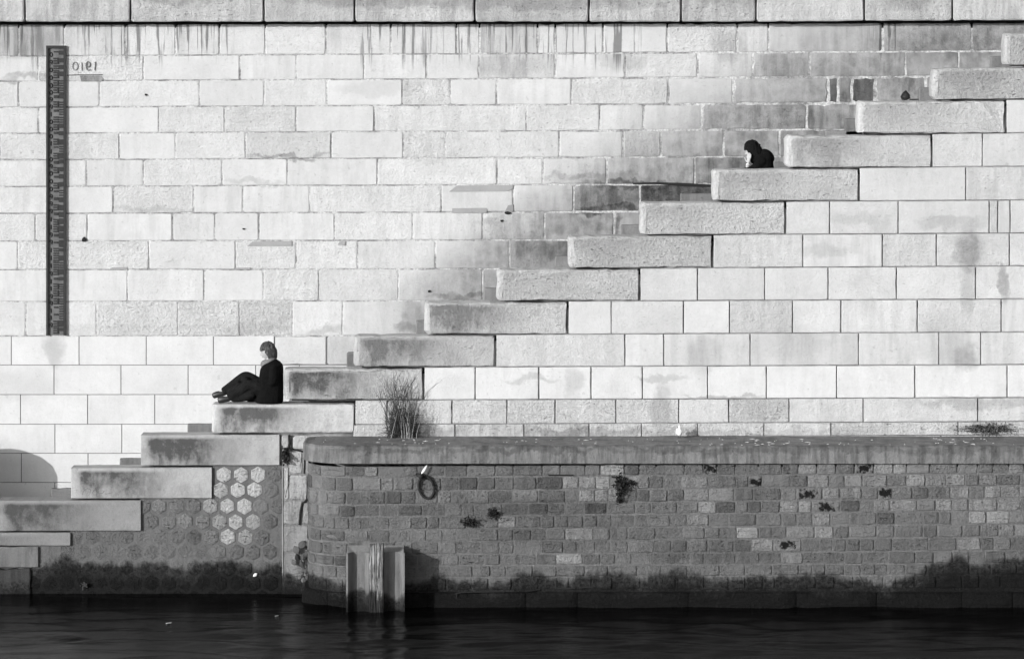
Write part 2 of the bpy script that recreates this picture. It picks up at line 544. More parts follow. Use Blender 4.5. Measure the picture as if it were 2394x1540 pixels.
ROW_Y = [lin(57.5, 53), lin(132, 120), lin(190.5, 178), lin(251.5, 240), lin(312.5, 301), lin(374.5, 364), lin(436.5, 428),
         lin(499.5, 492), lin(564, 559), lin(631, 626), lin(705, 701), lin(786, 782), lin(853, 853), lin(922, 922),
         lin(991, 991), lin(1059, 1059), lin(1127, 1127), lin(1196, 1196), lin(1265, 1265)]
ROWS = [
    [-120, 44, 150, 293, 410, 513, 620, 762, 914, 1067, 1121, 1257, 1298, 1410, 1560, 1724, 1796, 2064, 2272, 2460],
    [-70, 89, 335, 561, 692, 851, 997, 1120, 1298, 1462, 1632, 1760, 1893, 2117, 2241, 2420],
    [-110, 44, 233, 466, 617, 764, 940, 1052, 1161, 1336, 1562, 1714, 1937, 1960, 1991, 2046, 2165, 2320, 2440],
    [-90, 90, 371, 525, 692, 875, 1230, 1402, 1504, 1641, 1886, 2040, 2200, 2420],
    [-150, 0, 279, 410, 574, 775, 943, 1041, 1307, 1457, 1545, 1692, 1822, 1990, 2200],
    [-100, 202, 335, 519, 672, 882, 1162, 1269, 1419, 1624, 1760, 1960],
    [-60, 118, 265, 453, 568, 724, 1031, 1200, 1341, 1496, 1700, 1880],
    [-120, 82, 204, 403, 502, 605, 782, 965, 1128, 1273, 1436, 1600],
    [-130, 41, 348, 551, 692, 836, 1018, 1191, 1330, 1500],
    [-80, 298, 477, 616, 745, 931, 1128, 1230, 1400],
    [-110, 60, 226, 416, 560, 684, 801, 1020, 1160],
    [-131, 26.5, 185, 342, 499, 641, 764, 870, 1000],
    [-31, 126.5, 283, 440, 598, 700, 860],
    [-109, 48, 205, 362, 520, 680, 840],
    [-29, 128.6, 285, 442, 600],
    [-108, 50, 206, 362, 520],
    [-28, 128, 284, 440],
    [-108, 50, 206, 362],
]
# per stone tone overrides: (row, column) -> (tone, relief, stain)
OVR = {(2, 12): (.24, .5, .3), (2, 13): (.42, .3, .3), (2, 14): (.23, .6, .3), (6, 8): (.46, .6, .4), (6, 9): (.36, .8, .4), (4, 4): (.47, .5, .1),
       (0, 0): (.46, .2, .6), (0, 1): (.42, .2, .7), (10, 3): (.51, .8, .1), (10, 4): (.51, .9, .1), (10, 2): (.51, .7, .1), (9, 4): (.49, .4, .1),
       (11, 6): (.47, .2, .2), (6, 2): (.50, .5, .1), (1, 11): (.47, .4, .4), (3, 10): (.48, .3, .6), (5, 9): (.46, .3, .6), (1, 7): (.46, .4, .4), (0, 10): (.44, .2, .4)}
for r, xs in enumerate(ROWS):
    new = r >= 11
    yt, yb = ROW_Y[r], ROW_Y[r + 1]
    for c in range(len(xs) - 1):
        a, b = xs[c], xs[c + 1]
        g = (.85 if new and not (r == 11 and c > 4) else R(0.9, 1.7))          # half joint, picture units
        if not new and a > 1000: g = R(1.0, 1.7)
        if not new and a < 1000: g = R(.7, 1.3)
        X0, X1 = PX(a + g, WB), PX(b - g, WB)
        zt = (PZ(yt(a) + g * 0.9, WB), PZ(yt(b) + g * 0.9, WB))
        zb = (PZ(yb(a) - g * 0.7, WB), PZ(yb(b) - g * 0.7, WB))
        if new and not (r == 11 and c >= 5):
            col = (R(.535, .56), R(.02, .08), R(0, .08)); jit = 0.0; rc = 0.0; bev = .004; wob = 0
        else:
            col = (R(.495, .54), random.choice([.1, .15, .25, .3, .45, .6]), R(0.0, .2)); jit = .0035; rc = R(.008, .035); bev = .010; wob = .002
            if a > 1250 and r < 9: jit = .006
        if (r, c) in OVR: col = OVR[(r, c)]
        pr = 0.0 if new else R(-.004, .006)
        if (r, c) in ((6, 9), (6, 8)): pr = -.003
        if (r, c) in ((2, 11), (2, 12), (2, 13), (2, 14), (2, 15), (3, 10), (3, 9)): jit, g = .014, 2.0
        if (r, c) in ((2, 12), (2, 14)): pr = -.004
        if (r, c) == (4, 4): pr = .012
        stone('stone', wall, M_BACK, X0, X1, zt, zb, WB, 0.30 if r == 0 else 0.14, bev, jit, rc, col, proud=pr, wob=wob)

# bed of mortar behind the stones
xa, xb = PX(-160, WB), PX(2520, WB)
box('mortar_bed', (xa, xb, WB + .006, WB + .5, PZ(786.5, WB), PZ(66, WB)), M_JOINT_LIGHT, wall, (.50, .1, .1))
box('mortar_bed', (xa, xb, WB + .45, WB + .6, PZ(66, WB), PZ(20, WB)), M_JOINT_DARK, wall)  # near-black back of a recess added for the shade line under the coping
box('mortar_bed', (xa, xb, WB + .010, WB + .5, PZ(1420, WB), PZ(786.5, WB) - .002), M_JOINT_THIN, wall)
# coping stones
CAP_X = [-160, 58, 305, 617, 829, 1110, 1377, 1593, 1768, 2021, 2227, 2520]
CAPY = WB - .26
for i in range(len(CAP_X) - 1):
    g = 1.3
    zb = (PZ(52 - 4 * max(0, (CAP_X[i] - 1700)) / 694, CAPY), PZ(52 - 4 * max(0, (CAP_X[i + 1] - 1700)) / 694, CAPY))
    stone('coping_stone', wall, M_CAP, PX(CAP_X[i] + g, CAPY), PX(CAP_X[i + 1] - g, CAPY), PZ(-34, CAPY), zb, CAPY, .75,
          .02, .005, .03, (R(.40, .47), R(.45, .8), R(.2, .5)), wob=.006, steps=3)
box('coping_bed', (xa, xb, CAPY + .05, WB + .44, PZ(46, CAPY), PZ(-30, CAPY)), M_JOINT_DARK, wall)

# grey repair patches let into the bed joints
def poly_plate(name, pts, Y, th, mat, parent, color):
    n = len(pts)
    vs = [(PX(x, Y), Y - th, PZ(y, Y)) for x, y in pts] + [(PX(x, Y), Y + .03, PZ(y, Y)) for x, y in pts]
    fs = [tuple(range(n - 1, -1, -1)), tuple(range(n, 2 * n))] + [(i, (i + 1) % n, (i + 1) % n + n, i + n) for i in range(n)]
    me = mesh(name, vs, fs)
    bm = bmesh.new(); bm.from_mesh(me); bmesh.ops.recalc_face_normals(bm, faces=bm.faces); bm.to_mesh(me); bm.free()
    return link(name, me, mat, parent, color=color)
for pts in ([(1050, 448), (1068, 434), (1199, 433), (1199, 440), (1190, 447)], [(1057, 498), (1057, 487), (1137, 486), (1140, 492), (1137, 498)],
            [(578, 575), (590, 565), (682, 563), (683, 575)], [(255, 630), (262, 625), (298, 624), (298, 630)], [(546, 629), (552, 626), (586, 625), (585, 630)],
            [(1180, 495), (1188, 480), (1200, 478), (1200, 496)], [(790, 572), (793, 565), (808, 564), (806, 574)]):
    poly_plate('repair_patch', pts, WB, .016, M_BACK, wall, (.30, .05, .05))
# weathered holes, put in as flat plates coloured like the shade inside
M_HOLE = plain('hole_shadow', .02, 1.0, .2)  # near-black stands for the shade inside holes, cracks and open joints
for (x, y, rx, ry) in ((197, 560, 6, 6), (1173, 516, 4, 2.6), (1004, 681, 4, 3), (574, 540, 0, 0), (570, 535, 4, 2), (1187, 498, 8, 3.5), (341, 222, 3, 3)):
    if rx == 0: continue
    pts = [(x + rx * math.cos(t) * R(.7, 1.2), y + ry * math.sin(t) * R(.7, 1.2)) for t in [i * math.pi / 4 for i in range(8)]]
    poly_plate('weathered_hole_shade', pts, WB, .017, M_HOLE, wall, (.02, 0, 0))
# gaping open joint under the broken stone
poly_plate('open_joint', [(1478, 428), (1530, 426), (1600, 428), (1666, 432), (1666, 437), (1630, 437), (1600, 436), (1540, 431), (1480, 431)], WB, .012, M_HOLE, wall, (.02, 0, 0))

# numerals cut into the stone, exactly as they stand in the picture
M_INK = plain('old_lettering', .27, .9, .4, 30)
M_INK2 = plain('old_lettering_dark', .15, .9, .5, 30)
def strokes(name, paths, rad, Y, mat, parent, flat=0.006):
    mb = MB()
    for p in paths:
        mb.tube([(PX(x, Y), Y - flat, PZ(y, Y)) for x, y in p], rad, 6)
    return mb.build(name, mat, parent)
ell = lambda cx, cy, rx, ry, a0=0, a1=360, n=18: [(cx + rx * math.cos(math.radians(a0 + (a1 - a0) * i / n)), cy + ry * math.sin(math.radians(a0 + (a1 - a0) * i / n))) for i in range(n + 1)]
strokes('numeral', [ell(175.5, 155.0, 6.0, 9.5)], .007, WB - .004, M_INK, wall)
strokes('numeral', [[(191, 146.5), (191, 165.5)]], .007, WB - .004, M_INK, wall)
strokes('numeral', [ell(206, 151, 4.8, 6.0), [(201.4, 150), (201.2, 158), (203, 163), (207, 165), (212, 163.5)], [(202.6, 148), (202, 158), (204, 162)]], .008, WB - .004, M_INK2, wall)
strokes('numeral', [[(223, 145.5), (222.5, 154), (221.5, 165)], [(221, 147.5), (223, 145.5)]], .008, WB - .004, M_INK2, wall)
strokes('level_line', [[(157, 176), (188, 175), (240, 175)]], .007, WB - .004, M_INK2, wall)
poly_plate('weathered_patch', [(187, 177), (236, 177), (242, 185), (238, 190), (190, 191)], WB, .011, M_BACK, wall, (.33, .9, .6))

# ------------------------------------------------------------------ water level gauge
M_IRON = plain('gauge_iron', .028, .75, .35, 14, .3, .3)
M_IRON2 = plain('gauge_enamel_worn', .115, .7, .9, 7, .3, .3)
gauge = thing('water_level_gauge', 'tall narrow dark iron flood gauge with raised marks fixed to the pale wall', 'gauge', (PX(132, WB), WB, PZ(783, WB)))
gx0, gx1 = 109.0, 155.5
def gbox(mb, a, b, y0, y1, p0, p1):
    Y = WB
    mb.add(*box_data(PX(a, Y), PX(b, Y), Y - p1, Y - p0, PZ(y1, Y), PZ(y0, Y)))
mb = MB(); gbox(mb, gx0 + 4, gx1 - 5, 112, 783, -.01, .012); mb.build('back_plate', M_IRON2, gauge)
for (a, b) in ((gx0 - .5, gx0 + 4.4), (gx1 - 6.5, gx1 - 1)):
    mb = MB(); gbox(mb, a, b, 107, 783.5, -.01, .045); mb.build('side_rail', M_IRON, gauge)
mb = MB(); gbox(mb, gx0 + 4.4, gx1 - 6.5, 107, 113, -.01, .044); mb.build('top_rail', M_IRON, gauge)
mb = MB()
yy = 118.0
while yy < 770:
    if random.random() < .62:
        for q in range(3):
            gbox(mb, gx0 + 16, gx0 + 28, yy + q * 5.6, yy + q * 5.6 + 3.2, .008, .026)
        if random.random() < .6: gbox(mb, gx0 + 25, gx0 + 28, yy, yy + 14, .008, .025)
    else:
        gbox(mb, gx0 + 17, gx0 + 27, yy + 2, yy + R(5, 9), .008, .026)
    if random.random() < .55:
        gbox(mb, gx1 - 18, gx1 - 7, yy + R(-2, 2), yy + R(8, 15), .008, .024)
    else:
        for q in range(3):
            gbox(mb, gx1 - 17, gx1 - 7, yy + q * 5.4 + 1, yy + q * 5.4 + 4, .008, .025)
    yy += R(15.5, 18.5)
gm = mb.build('graduation_marks', M_IRON, gauge); gm['kind'] = 'stuff'
mb = MB()
yy = 128.0
while yy < 770:
    Y = WB
    c = (gx0 + 10.5, yy)
    w = random.choice([0, 1, 2])
    if w == 0:
        mb.tube([(PX(x, Y), Y - .018, PZ(y, Y)) for x, y in ell(c[0], c[1], 3.0, 4.6, n=10)], .008, 4)
    elif w == 1:
        mb.tube([(PX(x, Y), Y - .018, PZ(y, Y)) for x, y in ((c[0], c[1] - 5), (c[0], c[1] + 5))], .008, 4)
    else:
        mb.tube([(PX(x, Y), Y - .018, PZ(y, Y)) for x, y in ell(c[0], c[1] - 2, 2.8, 2.8, n=8)], .008, 4)
        mb.tube([(PX(x, Y), Y - .018, PZ(y, Y)) for x, y in ((c[0] + 2.5, c[1]), (c[0] + 1, c[1] + 5))], .008, 4)
    yy += R(16, 19)
gm = mb.build('gauge_figures', M_IRON, gauge); gm['kind'] = 'stuff'

# ------------------------------------------------------------------ stair wall with its stepped parapet
cheek = thing('stair_wall', 'stepped limestone wall with great parapet blocks climbing from the water to the upper right', 'wall', (0, 0, 0))
# index: x0, x1, top, bottom, tone, relief, stain, rounded?
BLK = [
    (2520, 2860, 0, 77, .44, .7, .4, 1),
    (2347, 2690, 77, 155, .44, .7, .4, 1),
    (2177, 2520, 157, 234.5, .44, .7, .45, 1),
    (2003, 2351, 235, 314, .46, .55, .35, 1),
    (1835, 2178, 315, 394, .44, .45, .50, 1),
    (1665, 2008, 394, 472, .45, .6, .42, 1),
    (1495, 1836, 472, 550, .46, .65, .25, 1),
    (1327, 1666, 550, 628, .44, .8, .30, 1),
    (1159, 1495, 628, 705, .45, .65, .25, 1),
    (991, 1327, 705, 783, .44, .55, .75, 1),
    (826, 1158, 783, 859, .38, .4, .80, 1),
    (662, 990, 860, 936, .43, .55, 1.0, 1),
    (494, 830, 943, 1014, .47, .35, 1.0, 2),
    (329, 655, 1015, 1089, .36, .25, 1.0, 0),
    (166, 497, 1092, 1166, .36, .3, 1.0, 0),
    (-3, 331, 1168, 1242, .235, .3, .9, 0),
]
for (a, b, t, bo, tone, rel, stn, rnd) in BLK:
    slope = -5.0 / 1300 * (b - a) * 0.5
    zt = (PZ(t + 1.2), PZ(t + 1.2 + slope))
    zb = (PZ(bo - 1.2), PZ(bo - 1.2 + slope))
    if rnd == 1:
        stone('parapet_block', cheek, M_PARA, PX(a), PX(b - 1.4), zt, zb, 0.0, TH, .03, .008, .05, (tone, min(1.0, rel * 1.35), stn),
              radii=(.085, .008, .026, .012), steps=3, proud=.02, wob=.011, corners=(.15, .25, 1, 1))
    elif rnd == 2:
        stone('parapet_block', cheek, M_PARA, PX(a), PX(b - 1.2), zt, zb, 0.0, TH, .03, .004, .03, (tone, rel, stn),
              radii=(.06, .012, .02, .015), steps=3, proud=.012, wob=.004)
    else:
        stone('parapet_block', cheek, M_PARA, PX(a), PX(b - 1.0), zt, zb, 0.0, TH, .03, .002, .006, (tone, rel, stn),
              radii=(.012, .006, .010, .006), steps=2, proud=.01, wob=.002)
# lower slabs at the foot of the flight
stone('parapet_block', cheek, M_PARA, PX(-120), PX(165), PZ(1244), PZ(1275), 0, TH, .008, .003, .01, (.22, .3, .45), proud=.008)
stone('parapet_block', cheek, M_CHEEK, PX(-120), PX(90), PZ(1277), PZ(1326), 0, TH, .010, .004, .01, (.15, .3, .5), proud=.006)
stone('parapet_block', cheek, M_CHEEK, PX(-120), PX(72), PZ(1328), PZ(1470), 0, TH, .02, .008, .02, (.05, .5, .5), proud=.004)

def cl(xl, yl, yr):
    return lambda x: yl + (yr - yl) * (x - xl) / (FW - xl)
LN = [cl(2177, 235, 233), cl(2003, 314.5, 311), cl(1835, 394, 389), cl(1665, 472, 468), cl(1495, 550, 545), cl(1327, 628, 622),
      cl(1159, 705, 699), cl(991, 783, 776), cl(826, 859, 852), cl(662, 936, 929), cl(830, 992, 985), cl(830, 1024, 1016), cl(830, 1050, 1048)]
COURSES = [
    (0, [2351, 2480, 2600]),
    (1, [2178, 2297, 2420, 2560]),
    (2, [2008, 2258, 2430, 2560]),
    (3, [1836, 1940, 2100, 2313, 2333, 2362, 2520]),
    (4, [1666, 1877, 2063, 2189, 2360, 2520]),
    (5, [1495, 1631, 1788, 1936, 2096, 2281, 2460]),
    (6, [1327, 1429, 1598, 1706, 1853, 1966, 2145, 2341, 2500]),
    (7, [1158, 1461, 1552, 1754, 2007, 2195, 2293, 2470]),
    (8, [990, 1111, 1260, 1382, 1502, 1654, 1792, 1956, 2139, 2355, 2500]),
    (9, [830, 905, 1057, 1185, 1298, 1440, 1587, 1704, 1845, 2018, 2286, 2500]),
    (10, [825, 975, 1064, 1225, 1377, 1500, 1631, 1786, 1943, 2240, 2500]),
    (11, [815, 1000, 1300, 1600, 1900, 2200, 2500]),
]
COVR = {(3, 3): (.48, .6, .2), (4, 2): (.48, .5, .2), (9, 3): (.49, 1.0, .1), (10, 3): (.46, 1.0, .4), (10, 2): (.47, .8, .4),
        (6, 3): (.45, .5, .2), (6, 0): (.53, .1, .0), (6, 2): (.53, .1, 0), (7, 3): (.46, .2, .2), (7, 2): (.47, .2, .2)}
for ci, xs in COURSES:
    yt, yb = LN[ci], LN[ci + 1]
    bright = ci in (8,)
    for c in range(len(xs) - 1):
        a, b = xs[c], xs[c + 1]
        g = R(.7, 1.2)
        gl = 2.4 if c == 0 and ci < 9 else g
        col = (R(.47, .515), random.choice([.1, .2, .3, .45]), R(.0, .25))
        if bright: col = (R(.535, .56), .12, .08)
        if ci >= 9: col = (R(.47, .51), random.choice([.4, .6, .8]), R(.1, .3))
        if (ci, c) in COVR: col = COVR[(ci, c)]
        stone('stone', cheek, M_CHEEK, PX(a + gl), PX(b - g), (PZ(yt(a) + g), PZ(yt(b) + g)), (PZ(yb(a) - .8), PZ(yb(b) - .8)), .0, .12,
              .008, .0025, .008, col, proud=R(-.003, .004), wob=.002)
# core behind the courses, stepped so that it never shows above the blocks
mb = MB()
for (a, b, t, bo, *_r) in BLK[1:13]:
    mb.add(*box_data(PX(a + 20), PX(2560), .024, TH - .02, PZ(bo), PZ(t + 14)))
mb.build('wall_core', M_JOINT_STAIR, cheek)
mb = MB()
mb.add(*box_data(PX(725), PX(2560), .024, TH - .02, PZ(1520), PZ(1013)))
mb.add(*box_data(PX(-120), PX(652), .12, TH - .02, PZ(1520), PZ(1168 + 14)))
mb.add(*box_data(PX(652.5), PX(724.9), .05, TH - .02, PZ(1520), PZ(1013)))
mb.build('wall_core', M_JOINT_STAIR, cheek)
box('pier_mortar', (PX(660), PX(724), .010, .049, PZ(1510), PZ(1050)), M_CHEEK, cheek, (.24, .8, .4))

# panel of hexagonal paving stones under the lowest steps
mb = MB()
Y = HEXY
bx = [(498, 1088), (332, 1164), (166, 1240), (90, 1272), (60, 1320)]
top = {}
mb.add(*box_data(PX(497), PX(662), Y, .11, PZ(1480), PZ(1080)))
mb.add(*box_data(PX(330), PX(496.9), Y, .11, PZ(1480), PZ(1160)))
mb.add(*box_data(PX(164), PX(329.9), Y, .11, PZ(1480), PZ(1238)))
mb.add(*box_data(PX(60), PX(163.9), Y, .11, PZ(1480), PZ(1270)))
mb.build('mortar_bed', M_HEXBED, cheek, color=(.128, .5, .3))

def hexstone(cx, cy, rad, tone, rel, front):
    Y = HEXY
    ang0 = math.pi / 2 + R(-.05, .05)
    def ring(r, y, j):
        return [(PX(cx) + (r * math.cos(ang0 + i * math.pi / 3 + a) + R(-j, j)), y + R(-j, j) * .6, PZ(cy) + (r * math.sin(ang0 + i * math.pi / 3 + a) + R(-j, j)))
                for i in range(6) for a in (-.07, .07)]
    r = rad / SP
    ox, oz = PX(cx), PZ(cy)
    rings = [ring(r * .45, Y - front - .003, .005), ring(r * .86, Y - front, .004), ring(r * .97, Y - front * .45, .0015), ring(r, Y + .03, .0)]
    vs = [q for g in rings for q in g] + [(PX(cx), Y - front - R(0, .008), PZ(cy))]
    vs = [(x - ox, y - Y, z - oz) for x, y, z in vs]
    n = 12
    fs = []
    for k in range(3):
        for i in range(n):
            fs.append((k * n + i, (k + 1) * n + i, (k + 1) * n + (i + 1) % n, k * n + (i + 1) % n))
    for i in range(n):
        fs.append((4 * n, i, (i + 1) % n))
    link('hexagonal_stone', mesh('hexagonal_stone', vs, fs), M_HEX, cheek, (ox, Y, oz), (tone, rel, .1))

HB = {0: {0: .60, 1: .58, 2: .62, 3: .15}, 1: {9: .50, 10: .60, 11: .58, 12: .15, 13: .50},
      2: {4: .19, 5: .25, 6: .21, 7: .20, 8: .38, 9: .50, 10: .58, 11: .16, 12: .14},
      3: {4: .18, 5: .22, 6: .27, 7: .24, 8: .36, 9: .52, 10: .42, 11: .14},
      4: {8: .24, 9: .48, 10: .36, 11: .18, 6: .18}, 5: {8: .15, 9: .17}}
ROWH = [(523, 1110, 0, 4), (512 - 39.3 * 9, 1146, 9, 14), (532 - 40 * 9 + 3, 1183, 3, 13), (551 - 39.5 * 9, 1219.5, 3, 12), (532 - 39.5 * 9, 1255.5, 0, 12),
        (551 - 39.5 * 9, 1290, -1, 12), (532 - 39.5 * 9, 1327, -3, 13), (551 - 39.5 * 9, 1363, -3, 12), (532 - 39.5 * 9, 1399, -3, 13), (551 - 39.5 * 9, 1435, -3, 12)]
prof = lambda x: 1086 if x > 498 else 1164 if x > 332 else 1240 if x > 166 else 1272 if x > 90 else 1322 if x > 60 else 1600
for ri, (x0, y, k0, k1) in enumerate(ROWH):
    for k in range(k0, k1):
        x = x0 + k * 39.6 + R(-1.2, 1.2)
        yc = y + R(-1, 1)
        if x < 50 or x > 655: continue
        if yc + 14 < prof(x + 14): continue
        tone = HB.get(ri, {}).get(k, R(.125, .150))
        fr = R(.008, .014) if (ri < 4 or k > 7) else R(-.001, .004)
        hexstone(x, yc, 19.0 * R(.95, 1.03), tone, R(.9, 1.0) if tone > .16 else R(.5, .8), fr)

# damaged quoin at the corner between the panel and the quay
for (a, b, t, bo, tone) in ((657, 682, 1016, 1046, .34), (684, 757, 1017, 1049, .43), (676, 706, 1054, 1107, .37), (707, 722, 1056, 1107, .30), (663, 675, 1092, 1166, .39),
                            (676.5, 719, 1110, 1167, .39), (662, 706, 1169, 1226, .30), (707, 722, 1175, 1226, .30), (662, 721, 1228, 1290, .25), (662, 719, 1292, 1342, .22), (662, 719, 1344, 1420, .15)):
    stone('quoin_stone', cheek, M_CHEEK, PX(a), PX(b), PZ(t), PZ(bo), .0, .12, .008, .008, .02, (tone, .7, .5), proud=R(-.004, .004), wob=.006)
stone('quoin_edge', cheek, M_CHEEK, PX(659.5), PX(661.8), PZ(1093), PZ(1345), 0, .12, .002, .001, 0, (.30, .3, .3), proud=.004)

for path, rr in (([(676, 1016), (677, 1036), (675, 1046), (667, 1052), (661, 1062)], .020), ([(664, 1049), (680, 1049), (694, 1051), (708, 1055), (722, 1053)], .014),
                 ([(711, 1057), (712, 1080), (711, 1106)], .010), ([(722, 1062), (725, 1090), (725, 1115), (722, 1125), (725, 1150), (721, 1162), (713, 1172), (707, 1176)], .016),
                 ([(707, 1176), (703, 1192), (701, 1212), (700, 1226)], .018), ([(676, 1110), (675, 1130), (669, 1150), (668, 1162)], .005), ([(726, 1292), (742, 1296), (770, 1300), (800, 1300)], .014),
                 ([(724, 1335), (726, 1360), (724, 1400)], .022)):
    strokes('crack', [path], rr, .004, M_HOLE, cheek)
# scratched scribble on the second block
strokes('scribble', [[(192, 1156), (196, 1146), (204, 1141), (212, 1144), (210, 1152), (207, 1158)], [(222, 1143), (216, 1151), (219, 1157), (226, 1155), (232, 1146)],
                     [(232, 1142), (226, 1148), (232, 1153), (240, 1152), (244, 1146)], [(246, 1154), (254, 1153), (262, 1151)]], .0035, -.009, plain('scribble', .10, .9), cheek, .0)

# ------------------------------------------------------------------ the flight of steps
stairs = thing('stone_staircase', 'flight of stone steps sunk between the parapet blocks and the embankment wall', 'staircase', (0, 1.2, 0))
for i, (a, b, t, bo, *_r) in enumerate(BLK[1:]):
    run = 168.6
    for j in range(3):
        top = PZ(t) - .30 - .157 * (2 - j)
        box('step', (PX(a) + j * run / 3 / SP + .002, PX(a) + (j + 1) * run / 3 / SP, TH + .004, WB - .008, top - .6, top), M_STEP, stairs, (.24, .3, .3))
box('landing', (PX(-230), PX(-4), TH + .004, WB - .008, PZ(1290, 1.25), PZ(1265, 1.25)), M_STEP, stairs, (.24, .3, .3))
# plinth stones that show at the wall foot beside each block
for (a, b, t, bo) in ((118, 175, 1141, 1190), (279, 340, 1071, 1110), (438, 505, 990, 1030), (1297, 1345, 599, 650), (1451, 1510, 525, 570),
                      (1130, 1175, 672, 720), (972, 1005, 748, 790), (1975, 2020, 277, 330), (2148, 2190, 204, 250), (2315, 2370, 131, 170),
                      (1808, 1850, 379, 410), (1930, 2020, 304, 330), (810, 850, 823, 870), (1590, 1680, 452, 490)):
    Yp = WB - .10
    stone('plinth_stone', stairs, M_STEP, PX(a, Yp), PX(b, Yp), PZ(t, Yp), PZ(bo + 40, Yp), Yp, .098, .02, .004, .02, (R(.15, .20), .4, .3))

# ------------------------------------------------------------------ lower quay
quay = thing('quay_wall', 'low dark quay wall of small rubble stones with rounded end and smooth coping ledge', 'wall', (PX(1500, QF), QF, 0))
QX0 = PX(722, -.3)
RAD = .62
SL = -QF - RAD            # straight part along the short end
ARC = RAD * math.pi / 2
XEND = PX(2560, QF)
S_END = SL + ARC + (XEND - QX0 - RAD)
def qpath(s, off=0.0):
    """plan point on the quay face; off pushes outwards"""
    if s < SL:
        return (QX0 - off, -s)
    if s < SL + ARC:
        t = (s - SL) / RAD
        cx, cy = QX0 + RAD, -SL
        return (cx - (RAD + off) * math.cos(t), cy - (RAD + off) * math.sin(t))
    return (QX0 + RAD + (s - SL - ARC), QF - off)
def s_of_x(X):
    return SL + ARC + (X - QX0 - RAD)

BR_L = [1088, 1116, 1149, 1181, 1209, 1239, 1268, 1298, 1323, 1351, 1381]
BR_R = [1077, 1107, 1135, 1164, 1193, 1224, 1254, 1286, 1316, 1343, 1374]
DARK = [(1668, 1091), (1719, 1097), (2013, 1091), (1893, 1150), (1918, 1179), (1840, 1210), (2053, 1149), (1842, 1285), (1758, 1123), (1577, 1273), (1865, 1208)]
BRIGHT = [(1379, 1160), (1427, 1160), (1375, 1250), (1345, 1275), (1350, 1312), (1405, 1310), (1400, 1335), (1641, 1140), (1675, 1184), (1710, 1275), (1795, 1270),
          (1860, 1180), (1892, 1209), (1916, 1237), (1930, 1151), (1970, 1149), (2010, 1150), (2075, 1150), (1915, 1118), (1990, 1122), (2030, 1118), (2065, 1090),
          (2110, 1093), (2160, 1118), (2205, 1117), (2250, 1118), (2050, 1180), (2110, 1180), (2190, 1178), (2250, 1178), (2295, 1178), (2310, 1147), (2380, 1145),
          (2285, 1206), (2325, 1206), (2268, 1268), (1430, 1092), (1660, 1095), (1345, 1135), (1390, 1132), (1475, 1135), (2040, 1205), (2205, 1205), (2370, 1175), (1640, 1208),
          (1180, 1218), (1045, 1160), (875, 1098), (1155, 1222), (1735, 1243), (1250, 1335)]
def lerp_row(i, vx):
    t = (vx - 722) / (FW - 722)
    return BR_L[i] + (BR_R[i] - BR_L[i]) * t

def curved_brick(s0, s1, zt, zb, front, jit, depth=.07, flush=False):
    """rubble stone following the plan of the quay; returns verts, faces in world space"""
    n = 3 if s0 < SL + ARC else 2
    us = [i / n for i in range(n + 1)]
    def ring(ins, y, j):
        p = []
        w = s1 - s0
        h = zt - zb
        ou = [(u, 0) for u in us] + [(1, .5)] + [(u, 1) for u in reversed(us)] + [(0, .5)]
        for (u, v) in ou:
            ss = s0 + ins + u * (w - 2 * ins) + R(-j, j)
            zz = zb + ins + v * (h - 2 * ins) + R(-j, j)
            if j > 0 and u in (0, 1) and v in (0, 1):
                ss += (.006 if u == 0 else -.006); zz += (.006 if v == 0 else -.006)
            x, yv = qpath(ss, y + R(-j, j) * .7)
            p.append((x, yv, zz))
        return p
    ins0 = rng.uniform(.014, .050)
    rings = [ring(ins0, front, jit), ring(.012, front * .7, jit * .8), ring(.003, -.0105 if flush else -.004, jit * (.15 if flush else .5)), ring(.004, -depth, 0)]
    if flush: rings[0], rings[1] = ring(ins0, -.0085, .001), ring(.012, -.0095, .001)
    m = len(rings[0])
    vs = [q for r in rings for q in r]
    fs = [tuple(range(m))]
    for r in range(3):
        for k in range(m):
            a, b = r * m + k, r * m + (k + 1) % m
            fs.append((a, a + m, b + m, b))
    return vs, fs

